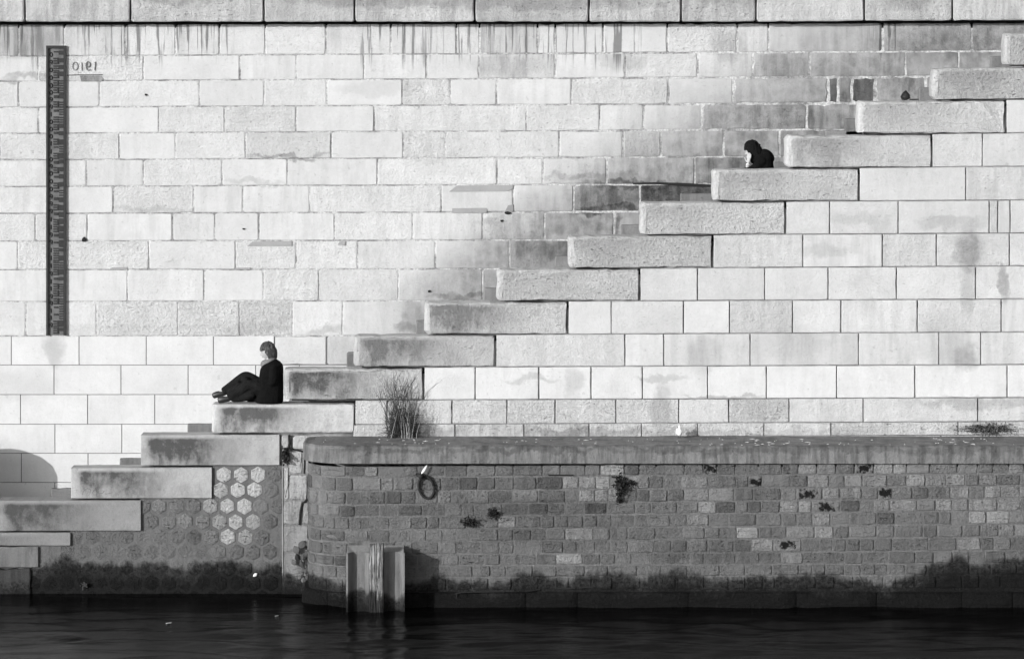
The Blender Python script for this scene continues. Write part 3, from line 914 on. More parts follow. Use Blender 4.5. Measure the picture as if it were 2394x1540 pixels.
nt = NT('black_crust')
P = nt.pos()
a_ = nt.noise(P, 13.0, 6, 0.72)
o_ = nt.sep(nt.objco())
e_ = nt.math('MAXIMUM', nt.math('MULTIPLY', nt.math('ABSOLUTE', o_[0]), 6.0), nt.math('MULTIPLY', nt.math('ABSOLUTE', o_[2]), 11.0))
e_ = nt.math('MULTIPLY_ADD', e_, .34, a_)
nt.color(nt.ss(e_, 0.60, 0.74, 0.010, 0.19))
nt.bump(a_, 1.0, 0.08)
M_CRUST = nt.m
count = 0
low = MB()
rng = random.Random(21)
for i in range(10):
    s = -0.02 - rng.uniform(0, .12)
    while s < S_END:
        w = rng.choice([rng.uniform(28, 44), rng.uniform(40, 66)]) / SP
        s0, s1 = max(s, 0.0) + rng.uniform(.001, .006), min(s + w, S_END) - rng.uniform(.001, .006)
        s += w
        if s1 - s0 < .06: continue
        xm = qpath((s0 + s1) / 2)[0]
        vx = xm * SP * D / (D + QF) + FW / 2
        zt = PZ(lerp_row(i, vx) + rng.uniform(.4, 1.6) + (2.2 if i == 0 else 0), QF); zb = PZ(lerp_row(i + 1, vx) - rng.uniform(.3, 2.2), QF)
        vy = (lerp_row(i, vx) + lerp_row(i + 1, vx)) / 2
        tone = rng.gauss(.150, .022)
        if vx > 1880 and i < 6 and rng.random() < .22: tone = rng.uniform(.18, .24)
        
        rel = rng.uniform(.55, 1.0)
        for (bxx, byy) in BRIGHT:
            if abs(bxx - vx) < 22 and abs(byy - vy) < 14: tone = rng.uniform(.22, .33); rel = 1.0
        crust = False
        for (bxx, byy) in DARK:
            if abs(bxx - vx) < 17 and abs(byy - vy) < 14: tone = .16; rel = 1.0; crust = True
        smear = (not crust) and .125 < tone < .19 and rng.random() < .26
        if smear: tone = rng.uniform(.138, .152)
        vs, fs = curved_brick(s0, s1, zt, zb, rng.uniform(-.003, .009), .0065, flush=smear)
        if i >= 8 or vx > FW + 30 or (i >= 4 and s1 - s0 < .215):
            low.add(vs, fs)
            continue
        ox, oy = qpath((s0 + s1) / 2)
        oz = (zt + zb) / 2
        me = mesh('rubble_stone', [(x - ox, y - oy, z - oz) for x, y, z in vs], fs)
        link('rubble_stone', me, M_CRUST if crust else M_QUAY, quay, (ox, oy, oz), (max(tone, .02), rel, rng.uniform(.1, .5)))
        count += 1
print('rubble stones', count)
lo = low.build('low_rubble_course', M_QUAY, quay, color=(.135, .7, .3)); lo['kind'] = 'stuff'

def extrude_path(name, prof_, mat, color, s0=0.0, s1=None, nstr=160, jitter=0.0):
    """prof_ = list of (out, z) from inner top round the front to inner bottom"""
    s1 = s1 or S_END
    ss = [SL * i / 4 for i in range(4)] + [SL + ARC * i / 12 for i in range(13)] + [SL + ARC + (s1 - SL - ARC) * i / nstr for i in range(1, nstr + 1)]
    vs, fs = [], []
    m = len(prof_)
    for s in ss:
        for k, (o, z) in enumerate(prof_):
            j = jitter if 0 < k < m - 1 else 0
            jz = 0
            if jitter and k in (1, 2):
                jz = -jitter * 5 * max(0, mnoise.noise(Vector((s * 2.1, k * .3, 3.7))) - .1) - R(0, jitter * .6)
            x, y = qpath(s, o + R(-j, j) * .5)
            vs.append((x, y, z + jz))
    for i in range(len(ss) - 1):
        for k in range(m - 1):
            a = i * m + k
            fs.append((a, a + m, a + m + 1, a + 1))
    return link(name, mesh(name, vs, fs), mat, quay, color=color)

zt_l = PZ(1043, QF - .05)
zb_l = PZ(1086, QF - .05)
ob = extrude_path('mortar_bed', [(-.012, PZ(1091, QF)), (-.012, PZ(1500, QF))], M_JOINT_GREY, (.15, .7, .3), nstr=1)
zt_c = PZ(1042.5, QF - .05); zb_c = PZ(1083.5, QF - .05)
extrude_path('coping_front', [(-.10, zt_c + .002), (.030, zt_c), (.062, zt_c - .022), (.065, zb_c + .006), (.060, zb_c), (-.11, zb_c + .002)], M_CONC, (.185, .5, .75), jitter=.007)
# top of the ledge as a solid slab
pl = [qpath(s, -.09) for s in [0.05] + [SL + ARC * i / 12 for i in range(13)] + [S_END]]
pl = [(pl[0][0], .0)] + pl[1:] + [(pl[-1][0], .0)]
m = len(pl)
vs = [(x, y, zt_c + .002) for x, y in pl] + [(x, y, zt_c - .2) for x, y in pl]
fs = [tuple(range(m)), tuple(range(2 * m - 1, m - 1, -1))] + [(i, i + m, (i + 1) % m + m, (i + 1) % m) for i in range(m)]
me = mesh('ledge_top', vs, fs)
bm = bmesh.new(); bm.from_mesh(me); bmesh.ops.recalc_face_normals(bm, faces=bm.faces); bm.to_mesh(me); bm.free()
link('ledge_top', me, M_CONC, quay, color=(.20, .5, .3))

# heavy footing stones at the waterline
s = 0.0
rng = random.Random(5)
while s < S_END:
    w = rng.uniform(.7, 1.6)
    s0, s1 = s + .01, min(s + w, S_END)
    s += w
    zt = PZ(1381 + rng.uniform(-1, 3), QF); zb = -.5
    nu = max(3, int((s1 - s0) / .10)); nv = 8
    vs, fs = [], []
    for b in range(nv + 1):
        for a in range(nu + 1):
            u, v = a / nu, b / nv
            e = min(u, 1 - u, v * 1.2, (1 - v) * 2 + .01)
            out = .05 * min(1, e / .05) ** .5 + .02 + .05 * mnoise.noise(Vector(((s0 + u * w) * 4.1, v * 5, 1.3)))
            x, y = qpath(s0 + u * (s1 - s0), out)
            vs.append((x, y, zt + (zb - zt) * v + (0.012 * mnoise.noise(Vector((s0 + u * 3, 0, 8))) if b == 0 else 0)))
    for b in range(nv):
        for a in range(nu):
            i0 = b * (nu + 1) + a
            fs.append((i0, i0 + nu + 1, i0 + nu + 2, i0 + 1))
    link('footing_stone', mesh('footing_stone', vs, fs, True), M_QUAY, quay, color=(.10, 1.0, .3))
mb = MB()
sg = [SL * i / 3 for i in range(3)] + [SL + ARC * i / 8 for i in range(9)] + [S_END]
for i in range(len(sg) - 1):
    a, b = qpath(sg[i], .05), qpath(sg[i + 1], .05)
    c, d = qpath(sg[i + 1], -.05), qpath(sg[i], -.05)
    z = PZ(1383, QF)
    mb.add([(a[0], a[1], z), (b[0], b[1], z), (c[0], c[1], z), (d[0], d[1], z)], [(0, 1, 2, 3)])
mb.build('footing_bed', M_QUAY, quay, color=(.10, .6, .3))

for path, rr in (([(1300, 1356), (1300, 1373), (1322, 1375), (1345, 1374)], .014), ([(1358, 1373), (1372, 1371), (1388, 1372)], .013), ([(1062, 1386), (1080, 1382), (1120, 1381), (1180, 1380)], .010),
                 ([(1228, 1379), (1262, 1377)], .010), ([(1640, 1375), (1668, 1374), (1700, 1376)], .012), ([(1282, 1110), (1340, 1110)], .010), ([(1430, 1114), (1450, 1116)], .012),
                 ([(1068, 1386), (1066, 1410)], .010)):
    mb = MB()
    mb.tube([(PX(x, QF - .02), QF - (.075 if y > 1378 else .008), PZ(y, QF)) for x, y in path], rr, 5)
    mb.build('open_joint', M_HOLE, quay)
# droppings scattered on the ledge
M_WHITE = plain('white_droppings', .75, .9, .1)
mb = MB()
for k in range(150):
    vx = R(960, 2394) if k > 26 else R(740, 1000)
    if k % 2 and vx < 1560: continue
    X = PX(vx, QF); y = R(QF + .02, -.35); z = zt_c + .006
    r = random.choice([.006, .008, .010, .014, .02, .03]) * R(.5, 1.0)
    n = 7
    ra = [R(.6, 1.2) for _ in range(n)]
    mb.add([(X + r * 1.7 * ra[i] * math.cos(i * 6.283 / n), y + r * ra[i] * math.sin(i * 6.283 / n), z) for i in range(n)] + [(X, y, z + .006)],
           [(i, (i + 1) % n, n) for i in range(n)])
o = mb.build('bird_droppings', M_WHITE); tag(o, kind='stuff')

# ------------------------------------------------------------------ mooring ring
M_RUST = plain('rusty_iron', .022, .8, .4, 20, .4)
ring = thing('mooring_ring', 'dark iron mooring ring hanging from an eye bolt in the rubble quay', 'mooring ring', (PX(985, QF), QF, PZ(1108, QF)))
Yr = QF - .055
mb = MB()
cx, cy = 996.5, 1139.0
ang = math.radians(-14)
loop = []
for i in range(25):
    t = 2 * math.pi * i / 24
    u, v = 17.5 * math.cos(t), 26.5 * math.sin(t)
    x = cx + u * math.cos(ang) + v * -math.sin(ang) * -1 * -1
    y = cy + v * math.cos(ang) + u * math.sin(ang)
    loop.append((PX(x, Yr), Yr + .035 * (y - 1112) / 54, PZ(y, Yr)))
mb.tube(loop, .017, 8)
mb.build('ring', M_RUST, ring, True)
mb = MB()
mb.tube([(PX(984, QF), QF + .05, PZ(1110, QF)), (PX(984, QF), QF - .12, PZ(1111, QF))], .035, 8)
mb.tube([(PX(975, Yr), Yr - .01, PZ(1109, Yr)), (PX(990, Yr), Yr - .02, PZ(1114, Yr))], .030, 8)
mb.build('eye_bolt', M_RUST, ring, True)
# feather
def leaf_shape(L, W, bend=.1, n=5):
    vs, fs = [], []
    for i in range(n + 1):
        t = i / n
        w = W * math.sin(math.pi * min(1, t * .93 + .05)) ** .8
        vs += [(-w, bend * L * t * t, L * t), (0, bend * L * t * t - W * .25, L * t), (w, bend * L * t * t, L * t)]
    for i in range(n):
        a = i * 3
        fs += [(a, a + 1, a + 4, a + 3), (a + 1, a + 2, a + 5, a + 4)]
    k = len(vs)                       # underside, so the blade has thickness
    vs += [(x, y + .0025, z) for x, y, z in vs[:k]]
    fs += [tuple(j + k for j in reversed(f)) for f in fs[:]]
    return vs, fs
vs, fs = leaf_shape(.155, .016)
o = link('feather', mesh('feather', vs, fs), M_WHITE, None, (PX(984.5, Yr), Yr - .02, PZ(1108, Yr)))
o.rotation_euler = (0, math.radians(33), 0)
tag(o, 'white feather sticking up above the iron mooring ring', 'feather')

# ------------------------------------------------------------------ sheet pile with timber post
def steel_mat():
    return stone_mat('pile_steel', -2.0, [], algae=PZ(1392, -2.0))
M_STEEL = steel_mat()
M_WOOD = None
nt = NT('weathered_timber')
P = nt.pos()
g = nt.noise(nt.vmath('MULTIPLY', P, (46.0, 20.0, 2.6)), 1.0, 5, 0.7, 1.2)
g2 = nt.noise(P, 5.0, 4, .6)
v = nt.ss(g, .40, .64, .03, .34)
v = nt.math('MULTIPLY', v, nt.ss(g2, .3, .65, .55, 1.15))
z = nt.sep(P)[2]
wet = nt.ss(nt.math('ADD', z, nt.math('MULTIPLY', nt.math('SUBTRACT', g2, .5), .5)), PZ(1408, -2.2), PZ(1385, -2.2), .16, 1.0)
nt.color(nt.math('MULTIPLY', v, wet))
nt.bump(g, .9, .02)
M_WOOD = nt.m
pile = thing('mooring_pile', 'steel sheet pile with weathered timber post standing in the water against the quay', 'mooring pile', (PX(878, -2.0), -1.7, 0))
FY = QF - .46
def sheet(name, pts):
    """folded steel sheet: pts in plan (vx, Y), thickened"""
    zt, zb = PZ(1292, FY), -.6
    th = .014
    pts = [(PX(x, y), y) for x, y in pts]
    n = len(pts)
    back = [(x, y + th * 1.6) for x, y in pts]
    vs = [(x, y, zt) for x, y in pts] + [(x, y, zb) for x, y in pts] + [(x, y, zt) for x, y in back] + [(x, y, zb) for x, y in back]
    fs = []
    for i in range(n - 1):
        fs += [(i, n + i, n + i + 1, i + 1), (2 * n + i + 1, 3 * n + i + 1, 3 * n + i, 2 * n + i), (i + 1, 2 * n + i + 1, 2 * n + i, i), (n + i, 3 * n + i, 3 * n + i + 1, n + i + 1)]
    fs += [(0, 2 * n, 3 * n, n), (n - 1, 2 * n - 1, 4 * n - 1, 3 * n - 1)]
    return link(name, mesh(name, vs, fs), M_STEEL, pile, color=(.17, .25, .5))
sheet('steel_sheet', [(809, QF - .06), (809, FY), (813.5, FY), (826, FY + .12), (853, FY + .12), (861.5, FY + .02), (863, FY + .02)])
sheet('steel_sheet', [(897.5, FY + .02), (899, FY + .02), (910, FY + .12), (934, FY + .12), (942, FY), (946, FY), (946, QF - .06)])
zt = PZ(1291, FY)
poly = [(811, QF - .05), (811, FY + .03), (815, FY + .03), (827, FY + .15), (853, FY + .15), (861, FY + .06), (899, FY + .06), (911, FY + .15), (933, FY + .15), (941, FY + .03), (944, FY + .03), (944, QF - .05)]
poly = [(PX(x, y), y) for x, y in poly]
n = len(poly)
vs = [(x, y, zt - .012 + (.06 if y > QF - .1 else 0)) for x, y in poly] + [(x, y, -.6) for x, y in poly]
fs = [tuple(range(n)), tuple(range(2 * n - 1, n - 1, -1))] + [(i, i + n, (i + 1) % n + n, (i + 1) % n) for i in range(n)]
me = mesh('concrete_fill', vs, fs)
bm = bmesh.new(); bm.from_mesh(me); bmesh.ops.recalc_face_normals(bm, faces=bm.faces); bm.to_mesh(me); bm.free()
link('concrete_fill', me, M_STEEL, pile, color=(.27, .5, .3))
# post: squared timber with splits
x0, x1 = PX(863.5, FY - .1), PX(896.5, FY - .1)
vs, fs = [], []
prof_ = [(0, .014), (.08, 0), (.36, .002), (.39, .010), (.42, .001), (.72, 0), (.745, .008), (.77, .001), (.93, .002), (1, .014), (1, .16), (0, .16)]
zs = [PZ(1271, FY - .1) + .0, PZ(1285, FY), PZ(1340, FY), PZ(1400, FY), -.6]
m = len(prof_)
for zi, z in enumerate(zs):
    for (u, y) in prof_:
        vs.append((x0 + (x1 - x0) * u + R(-.003, .003), FY - .05 + y + R(-.002, .002), z + (R(-.03, .01) if zi == 0 else 0)))
for i in range(len(zs) - 1):
    for k in range(m):
        a, b = i * m + k, i * m + (k + 1) % m
        fs.append((a, a + m, b + m, b))
fs.append(tuple(range(m)))
link('timber_post', mesh('timber_post', vs, fs), M_WOOD, pile)

# ------------------------------------------------------------------ unseen block added out of frame to cast a shadow on the wall
M_CASTER = stone_mat('shade_caster_stone', 1.3, [])
bx_ = PX(-26, 1.25) - .42
bz0 = PZ(1265, 1.25)
prof_ = [(.42, 0), (.42, PZ(1075, 1.25) - bz0), (.37, PZ(1052, 1.25) - bz0), (.26, PZ(1037, 1.25) - bz0), (.12, PZ(1029, 1.25) - bz0), (.0, PZ(1027, 1.25) - bz0)]
vs, fs = [], []
n = 28
for (r, z) in prof_[:-1]:
    vs += [(r * math.cos(6.2832 * i / n), r * math.sin(6.2832 * i / n), z) for i in range(n)]
vs.append((0, 0, prof_[-1][1]))
for k in range(len(prof_) - 2):
    for i in range(n):
        fs.append((k * n + i, k * n + (i + 1) % n, (k + 1) * n + (i + 1) % n, (k + 1) * n + i))
for i in range(n):
    fs.append(((len(prof_) - 2) * n + i, (len(prof_) - 2) * n + (i + 1) % n, len(vs) - 1))
o = link('shade_caster_block', mesh('shade_caster_block', vs, fs, True), M_CASTER, None, (bx_, 1.25, bz0), (.4, .3, .2))
tag(o, 'unseen round topped stone block added beyond the frame to shade the wall', 'bollard')

# ------------------------------------------------------------------ plants
M_TWIG = plain('dry_twigs', .040, .9, .4, 6)
M_TWIG_L = plain('pale_stems', .24, .9, .3, 6)
M_LEAF = plain('dark_leaf', .10, .6, .5, 14)
M_MOSS = plain('dark_moss', .022, .95, .5, 20)
rng = random.Random(12)
bush = thing('dry_shrub', 'leafless twiggy shrub growing on the quay ledge against the pale stair wall', 'shrub', (PX(935, -.12), -.12, PZ(1029, -.12)))
mb = MB(); mb2 = MB(); mbp = MB()
def twig(mb, p, d, L, r, depth):
    pts = [p]
    n = 6
    q = Vector(p); dd = Vector(d).normalized()
    for i in range(n):
        dd = (dd + Vector((rng.gauss(0, .10), rng.gauss(0, .08), rng.gauss(0.03, .07)))).normalized()
        q = q + dd * L / n
        q.y = min(q.y, -.012)
        pts.append(q.copy())
    mb.tube(pts, [r * (1 - .75 * i / n) for i in range(n + 1)], 3)
    if depth > 0:
        for k in range(rng.randint(4, 7)):
            i = rng.randint(1, n)
            a = dd + Vector((rng.gauss(0, .38), rng.gauss(0, .28), rng.uniform(0, .5)))
            twig(mb2, pts[i], a, L * rng.uniform(.16, .34), r * .5, depth - 1)
base = lambda vx: (PX(vx, -.15), rng.uniform(-.26, -.04), zt_c)
for k in range(24):
    vx = rng.uniform(910, 946)
    tgt = rng.choice([(898, 905), (930, 883), (912, 912), (925, 900), (945, 905), (940, 890), (952, 930), (918, 890)])
    p = Vector(base(vx)); t = Vector((PX(tgt[0] + rng.uniform(-8, 8)), rng.uniform(-.3, -.05), PZ(tgt[1])))
    d = t - p
    twig(mb, p, d, d.length * rng.uniform(.8, 1.0), rng.uniform(.005, .008), 1)
for k in range(26):
    vx = rng.uniform(905, 972)
    p = Vector(base(vx))
    d = Vector((rng.gauss(.02, .14), rng.gauss(0, .12), 1))
    twig(mb, p, d, rng.uniform(.22, .55), rng.uniform(.004, .006), 1)
for k in range(130):           # hazy fine tips
    tx, ty, sx, sy = rng.choice([(915, 930, 10, 30), (932, 905, 6, 18), (945, 920, 8, 24), (900, 925, 5, 16), (955, 955, 12, 20), (925, 950, 14, 20), (965, 990, 8, 16)])
    p = Vector((PX(rng.gauss(tx, sx)), rng.uniform(-.28, -.04), PZ(rng.gauss(ty, sy))))
    twig(mb2, p, Vector((rng.gauss(0, .45), rng.gauss(0, .3), 1)), rng.uniform(.10, .26), .0026, 0)
for k in range(420):           # tangled core
    p = Vector((PX(rng.uniform(908, 968)), rng.uniform(-.28, -.03), PZ(1026 - 62 * rng.random() ** 1.5)))
    d = Vector((rng.gauss(0, 1), rng.gauss(0, .5), rng.gauss(0, .8)))
    twig(mb2, p, d, rng.uniform(.10, .24), .0046, 0)
for k in range(9):
    vx = rng.uniform(912, 975)
    p = Vector((PX(vx, -.3), -.31, zt_c))
    twig(mbp, p, Vector((rng.gauss(0, .15), 0, 1)), rng.uniform(.25, .5), .005, 0)
mb.build('stems', M_TWIG, bush); o = mb2.build('twigs', M_TWIG, bush); o['kind'] = 'stuff'
mbp.build('pale_stems', M_TWIG_L, bush)

def tuft(name, vx, vy, Y, w, h, n, mat, label, cat='plant', leaf=.03, stems=False, drop=0.0, group=None):
    """clump of small leaves; w, h in picture units"""
    root = thing(name, label, cat, (PX(vx, Y), Y, PZ(vy, Y)), group)
    mb = MB(); ms = MB()
    for k in range(n):
        a, b = rng.gauss(0, .42), rng.gauss(0, .42)
        c = Vector((PX(vx + a * w, Y), Y - abs(rng.gauss(0, .035)), PZ(vy + b * h + drop * a, Y)))
        L = leaf * rng.uniform(.5, 1.2)
        vs, fs = leaf_shape(L, L * .33, .2, 3)
        M = Matrix.Translation(c) @ Matrix.Rotation(rng.uniform(0, 6.28), 4, 'Y') @ Matrix.Rotation(rng.uniform(-1, 1), 4, 'X') @ Matrix.Rotation(rng.uniform(0, 6.28), 4, 'Z')
        mb.add([M @ Vector(v_) for v_ in vs], fs)
        if k % 4 == 0:
            ms.tube([(PX(vx, Y), Y + .01, PZ(vy + h * .3, Y)), tuple((c + Vector((PX(vx, Y), Y, PZ(vy, Y)))) / 2), tuple(c)], .003, 3)
    o = mb.build('foliage', mat, root); o['kind'] = 'stuff'
    ms.build('stem', M_TWIG, root)
    return root
tuft('wall_weed', 1450, 1133, QF - .02, 13, 26, 170, M_MOSS, 'dark drooping weed hanging from a joint right of the mooring ring', leaf=.045)
tuft('wall_weed', 1446, 1165, QF - .02, 7, 14, 40, M_MOSS, 'thin trailing tail of weed below the hanging wall plant', leaf=.04)
tuft('wall_weed', 1474, 1128, QF - .02, 14, 9, 80, M_MOSS, 'dark mossy tuft filling a gap beside the hanging weed', leaf=.03)
tuft('wall_fern', 1098, 1219, QF - .01, 22, 11, 120, M_MOSS, 'dark ragged fern low on the quay between ring and cracked stones', leaf=.035)
tuft('wall_fern', 1153, 1198, QF - .01, 17, 14, 110, M_MOSS, 'dark fern clump just right of the ragged fern on the quay', leaf=.035)
tuft('ledge_weed', 2308, 1002, -.02, 66, 15, 480, M_LEAF, 'low leafy weeds along the wall foot at the right end of the ledge', leaf=.030)
tuft('corner_weed', 668, 1066, -.03, 9, 18, 150, M_MOSS, 'shaggy dark weed in the broken corner above the hexagon stones', leaf=.04)
tuft('water_weed', 197, 1366, HEXY - .03, 9, 5, 26, plain('grey_leaf', .06, .7), 'tiny grey rosette weed on the dark wet stones above the river', leaf=.06)

ivy = thing('ivy_plant', 'small ivy with large leaves growing in the crack by the quay corner', 'ivy', (PX(705, -.03), -.03, PZ(1330)))
IV = [(701, 1273, .13, 20, .09), (697, 1285, .12, -30, .10), (716, 1266, .09, 60, .07), (723, 1273, .12, 70, .045), (713, 1292, .11, 40, .05), (699, 1302, .11, -20, .045),
      (690, 1312, .09, -30, .10), (708, 1300, .10, 10, .06), (716, 1308, .11, 30, .05), (710, 1318, .10, -20, .08), (722, 1318, .10, 60, .05), (705, 1330, .09, 0, .10),
      (714, 1332, .11, 20, .05), (724, 1330, .10, 40, .045), (700, 1345, .07, -15, .12), (708, 1352, .08, 10, .13), (716, 1348, .09, 20, .05), (726, 1345, .10, 50, .04), (720, 1360, .09, 15, .05)]
LM = {}
for (x, y, L, a, t) in IV:
    kx = round(t, 2)
    if kx not in LM: LM[kx] = plain('ivy_leaf_tone', t * .8, .55, .25, 20)
    vs, fs = leaf_shape(L, L * .42, .25, 5)
    o = link('leaf', mesh('leaf', vs, fs), LM[kx], ivy, (PX(x, -.06), -.06 - R(0, .04), PZ(y + 8, -.06)))
    o.rotation_euler = (math.radians(R(-25, 15)), math.radians(a), math.radians(R(-30, 30)))
mb = MB()
mb.tube([(PX(x, -.03), -.04, PZ(y)) for x, y in ((712, 1370), (708, 1345), (712, 1315), (709, 1295), (716, 1275), (721, 1255))], .008, 5)
mb.tube([(PX(x, -.03), -.04, PZ(y)) for x, y in ((709, 1320), (700, 1300), (699, 1270))], .006, 5)
mb.build('stem', M_TWIG, ivy)

# stray pale leaves
def pale_leaf(vx, vy, Y, z, L, flat, label, grp=None, rot=.6):
    vs, fs = leaf_shape(L, L * .32, .15, 4)
    o = link('pale_leaf', mesh('pale_leaf', vs, fs), M_WHITE, None, (PX(vx, Y), Y, z))
    o.rotation_euler = (math.radians(88) if flat else 0, math.radians(50) if not flat else 0, math.radians(70) if flat else 0)
    tag(o, label, 'leaf', grp)
def water_y(vy):
    return D * ((ZC * SP / (vy - H0)) - 1)
pale_leaf(592, 1345, HEXY - .035, PZ(1346, HEXY), .07, False, 'white leaf clinging to the dark wet panel above the water')
yw = water_y(1458); pale_leaf(388, 1458, yw, .012, .08, True, 'pale leaf floating on the dark river below the lowest steps')
yw = water_y(1441); pale_leaf(643, 1441, yw, .012, .05, True, 'tiny pale leaf floating close to the foot of the stair wall')

# ------------------------------------------------------------------ small white bird
def ellipsoid(c, r, n=14, m=9, M=None):
    vs, fs = [], []
    for j in range(m + 1):
        ph = math.pi * j / m
        for i in range(n):
            t = 2 * math.pi * i / n
            p = Vector((r[0] * math.sin(ph) * math.cos(t), r[1] * math.sin(ph) * math.sin(t), r[2] * math.cos(ph)))
            if M: p = M @ p
            vs.append(p + Vector(c))
    for j in range(m):
        for i in range(n):
            fs.append((j * n + i, (j + 1) * n + i, (j + 1) * n + (i + 1) % n, j * n + (i + 1) % n))
    return vs, fs
Yb = -.22
bz = zt_c + .003
bxw = PX(1588, Yb)
M_FEATH = plain('white_plumage', .82, .8, .06, 30)
M_BEAK = plain('dark_beak', .05, .5)
bird = thing('white_bird', 'small white gull standing on the quay ledge against the wall', 'bird', (bxw, Yb, bz))
def skin_mesh(chains, sub=2):
    """chains: list of lists of (point, radius); returns evaluated mesh of all chains"""
    vs, es, rs, roots = [], [], [], []
    for ch in chains:
        k = len(vs)
        roots.append(k)
        for i, (p, r) in enumerate(ch):
            vs.append(tuple(p)); rs.append(r)
            if i: es.append((k + i - 1, k + i))
    me = bpy.data.meshes.new('tmp')
    me.from_pydata(vs, es, [])
    if not me.skin_vertices: 
        bm = bmesh.new(); bm.from_mesh(me); bm.verts.layers.skin.verify(); bm.to_mesh(me); bm.free()
    for i, sv in enumerate(me.skin_vertices[0].data):
        r = rs[i]
        sv.radius = r if isinstance(r, tuple) else (r, r)
        sv.use_root = i in roots
    o = bpy.data.objects.new('tmp', me); COL.objects.link(o)
    o.modifiers.new('s', 'SKIN').use_smooth_shade = True
    sm = o.modifiers.new('d', 'SUBSURF'); sm.levels = sub; sm.render_levels = sub
    dg = bpy.context.evaluated_depsgraph_get()
    dg.update()
    ev = o.evaluated_get(dg)
    out = bpy.data.meshes.new_from_object(ev)
    bpy.data.objects.remove(o); bpy.data.meshes.remove(me)
    return out
def to_vf(me):
    return [v_.co.copy() for v_ in me.vertices], [tuple(p.vertices) for p in me.polygons]
def remesh(name, parts, voxel, smooth_it=4):
    mb = MB()
    for vs, fs in parts: mb.add(vs, fs)
    me = mesh('tmp', mb.v, mb.f)
    o = bpy.data.objects.new('tmp', me); COL.objects.link(o)
    rm = o.modifiers.new('r', 'REMESH'); rm.mode = 'VOXEL'; rm.voxel_size = voxel; rm.use_smooth_shade = True
    if smooth_it:
        s_ = o.modifiers.new('s', 'SMOOTH'); s_.iterations = smooth_it; s_.factor = .5
    dg = bpy.context.evaluated_depsgraph_get(); dg.update()
    out = bpy.data.meshes.new_from_object(o.evaluated_get(dg))
    out.name = name
    bpy.data.objects.remove(o); bpy.data.meshes.remove(me)
    out.polygons.foreach_set('use_smooth', [True] * len(out.polygons))
    return out
B = Vector((bxw, Yb, bz))
parts = [ellipsoid(B + Vector((0.004, 0, .082)), (.040, .058, .058)), ellipsoid(B + Vector((.0, -.01, .128)), (.022, .026, .035)), ellipsoid(B + Vector((.004, -.016, .158)), (.022, .027, .022)),
         ellipsoid(B + Vector((.012, .07, .065)), (.02, .05, .014))]
link('body', remesh('body', parts, .006, 3), M_FEATH, bird)
mb = MB(); mb.tube([B + Vector((-.012, -.025, .157)), B + Vector((-.030, -.034, .150))], [.006, .002], 6); mb.build('beak', M_BEAK, bird)
for s_ in (-.014, .014):
    mb = MB(); mb.tube([B + Vector((s_, 0, .04)), B + Vector((s_, 0, .004)), B + Vector((s_ , -.025, .002))], [.004, .004, .005], 5); mb.build('leg', M_BEAK, bird)
for s_ in (-1, 1):
    vs, fs = ellipsoid(B + Vector((s_ * .036, .02, .085)), (.012, .06, .04))
    link('wing', mesh('wing', vs, fs, True), M_FEATH, bird)

# ------------------------------------------------------------------ dark bag on the parapet
M_BAG = plain('black_bag_cloth', .018, .6, .4, 14, .5, .3)
Yg = .24
pz0 = PZ(235 + 1.2) + .001
cxg = PX(2117, Yg)
vs, fs = ellipsoid((0, 0, 0), (1, 1, 1), 18, 12)
nv = []
for p in vs:
    p = Vector(p)
    t = (p.z + 1) / 2
    w = (1 - .72 * t ** 1.6)
    q = Vector((p.x * .085 * w + .004 * math.sin(p.z * 9), p.y * .075 * w, 0.0 + t * .145))
    q += Vector((1, 1, 0)) * .012 * mnoise.noise(q * 26)
    nv.append(q)
bag = thing('black_bag', 'small dark crumpled bag left on the parapet near the top of the stairs', 'bag', (cxg, Yg, pz0))
bo = link('pouch', mesh('pouch', [q + Vector((cxg, Yg, pz0)) for q in nv], fs, True), M_BAG, bag)
mb = MB(); mb.tube([(cxg - .01, Yg - .03, pz0 + .13), (cxg - .055, Yg - .06, pz0 + .09), (cxg - .07, Yg - .065, pz0 + .04), (cxg - .05, Yg - .07, pz0 + .008)], .006, 5)
mb.tube([(cxg + .06, Yg - .01, pz0 + .012), (cxg + .12, Yg + .02, pz0 + .010), (cxg + .19, Yg + .04, pz0 + .012)], .010, 5); mb.build('strap_and_shadow', M_BAG, bag)  # this right-hand tube stands for the bag's shadow on the block

# ------------------------------------------------------------------ people
M_SKIN = plain('skin', .36, .55, .06, 12, 0, .3)
M_COAT = plain('black_wool', .0045, .95, .5, 9, .7, .1, bdist=.05)
M_JEANS = plain('dark_denim', .010, .9, .6, 8, .8, .1, bdist=.06)
M_SHOE = plain('dark_leather', .016, .45, .3, 10, 0, .4)
M_SCARF = plain('grey_scarf', .15, .95, .45, 40, .4, .1)
M_HAIR_B = plain('brown_hair', .048, .5, 1.6, 26, .8, .4, stretch=(1, 1, .35), bdist=.03)
M_HAIR_D = plain('black_hair', .006, .7, .5, 9, .5, .1, stretch=(6, 6, 1.5))

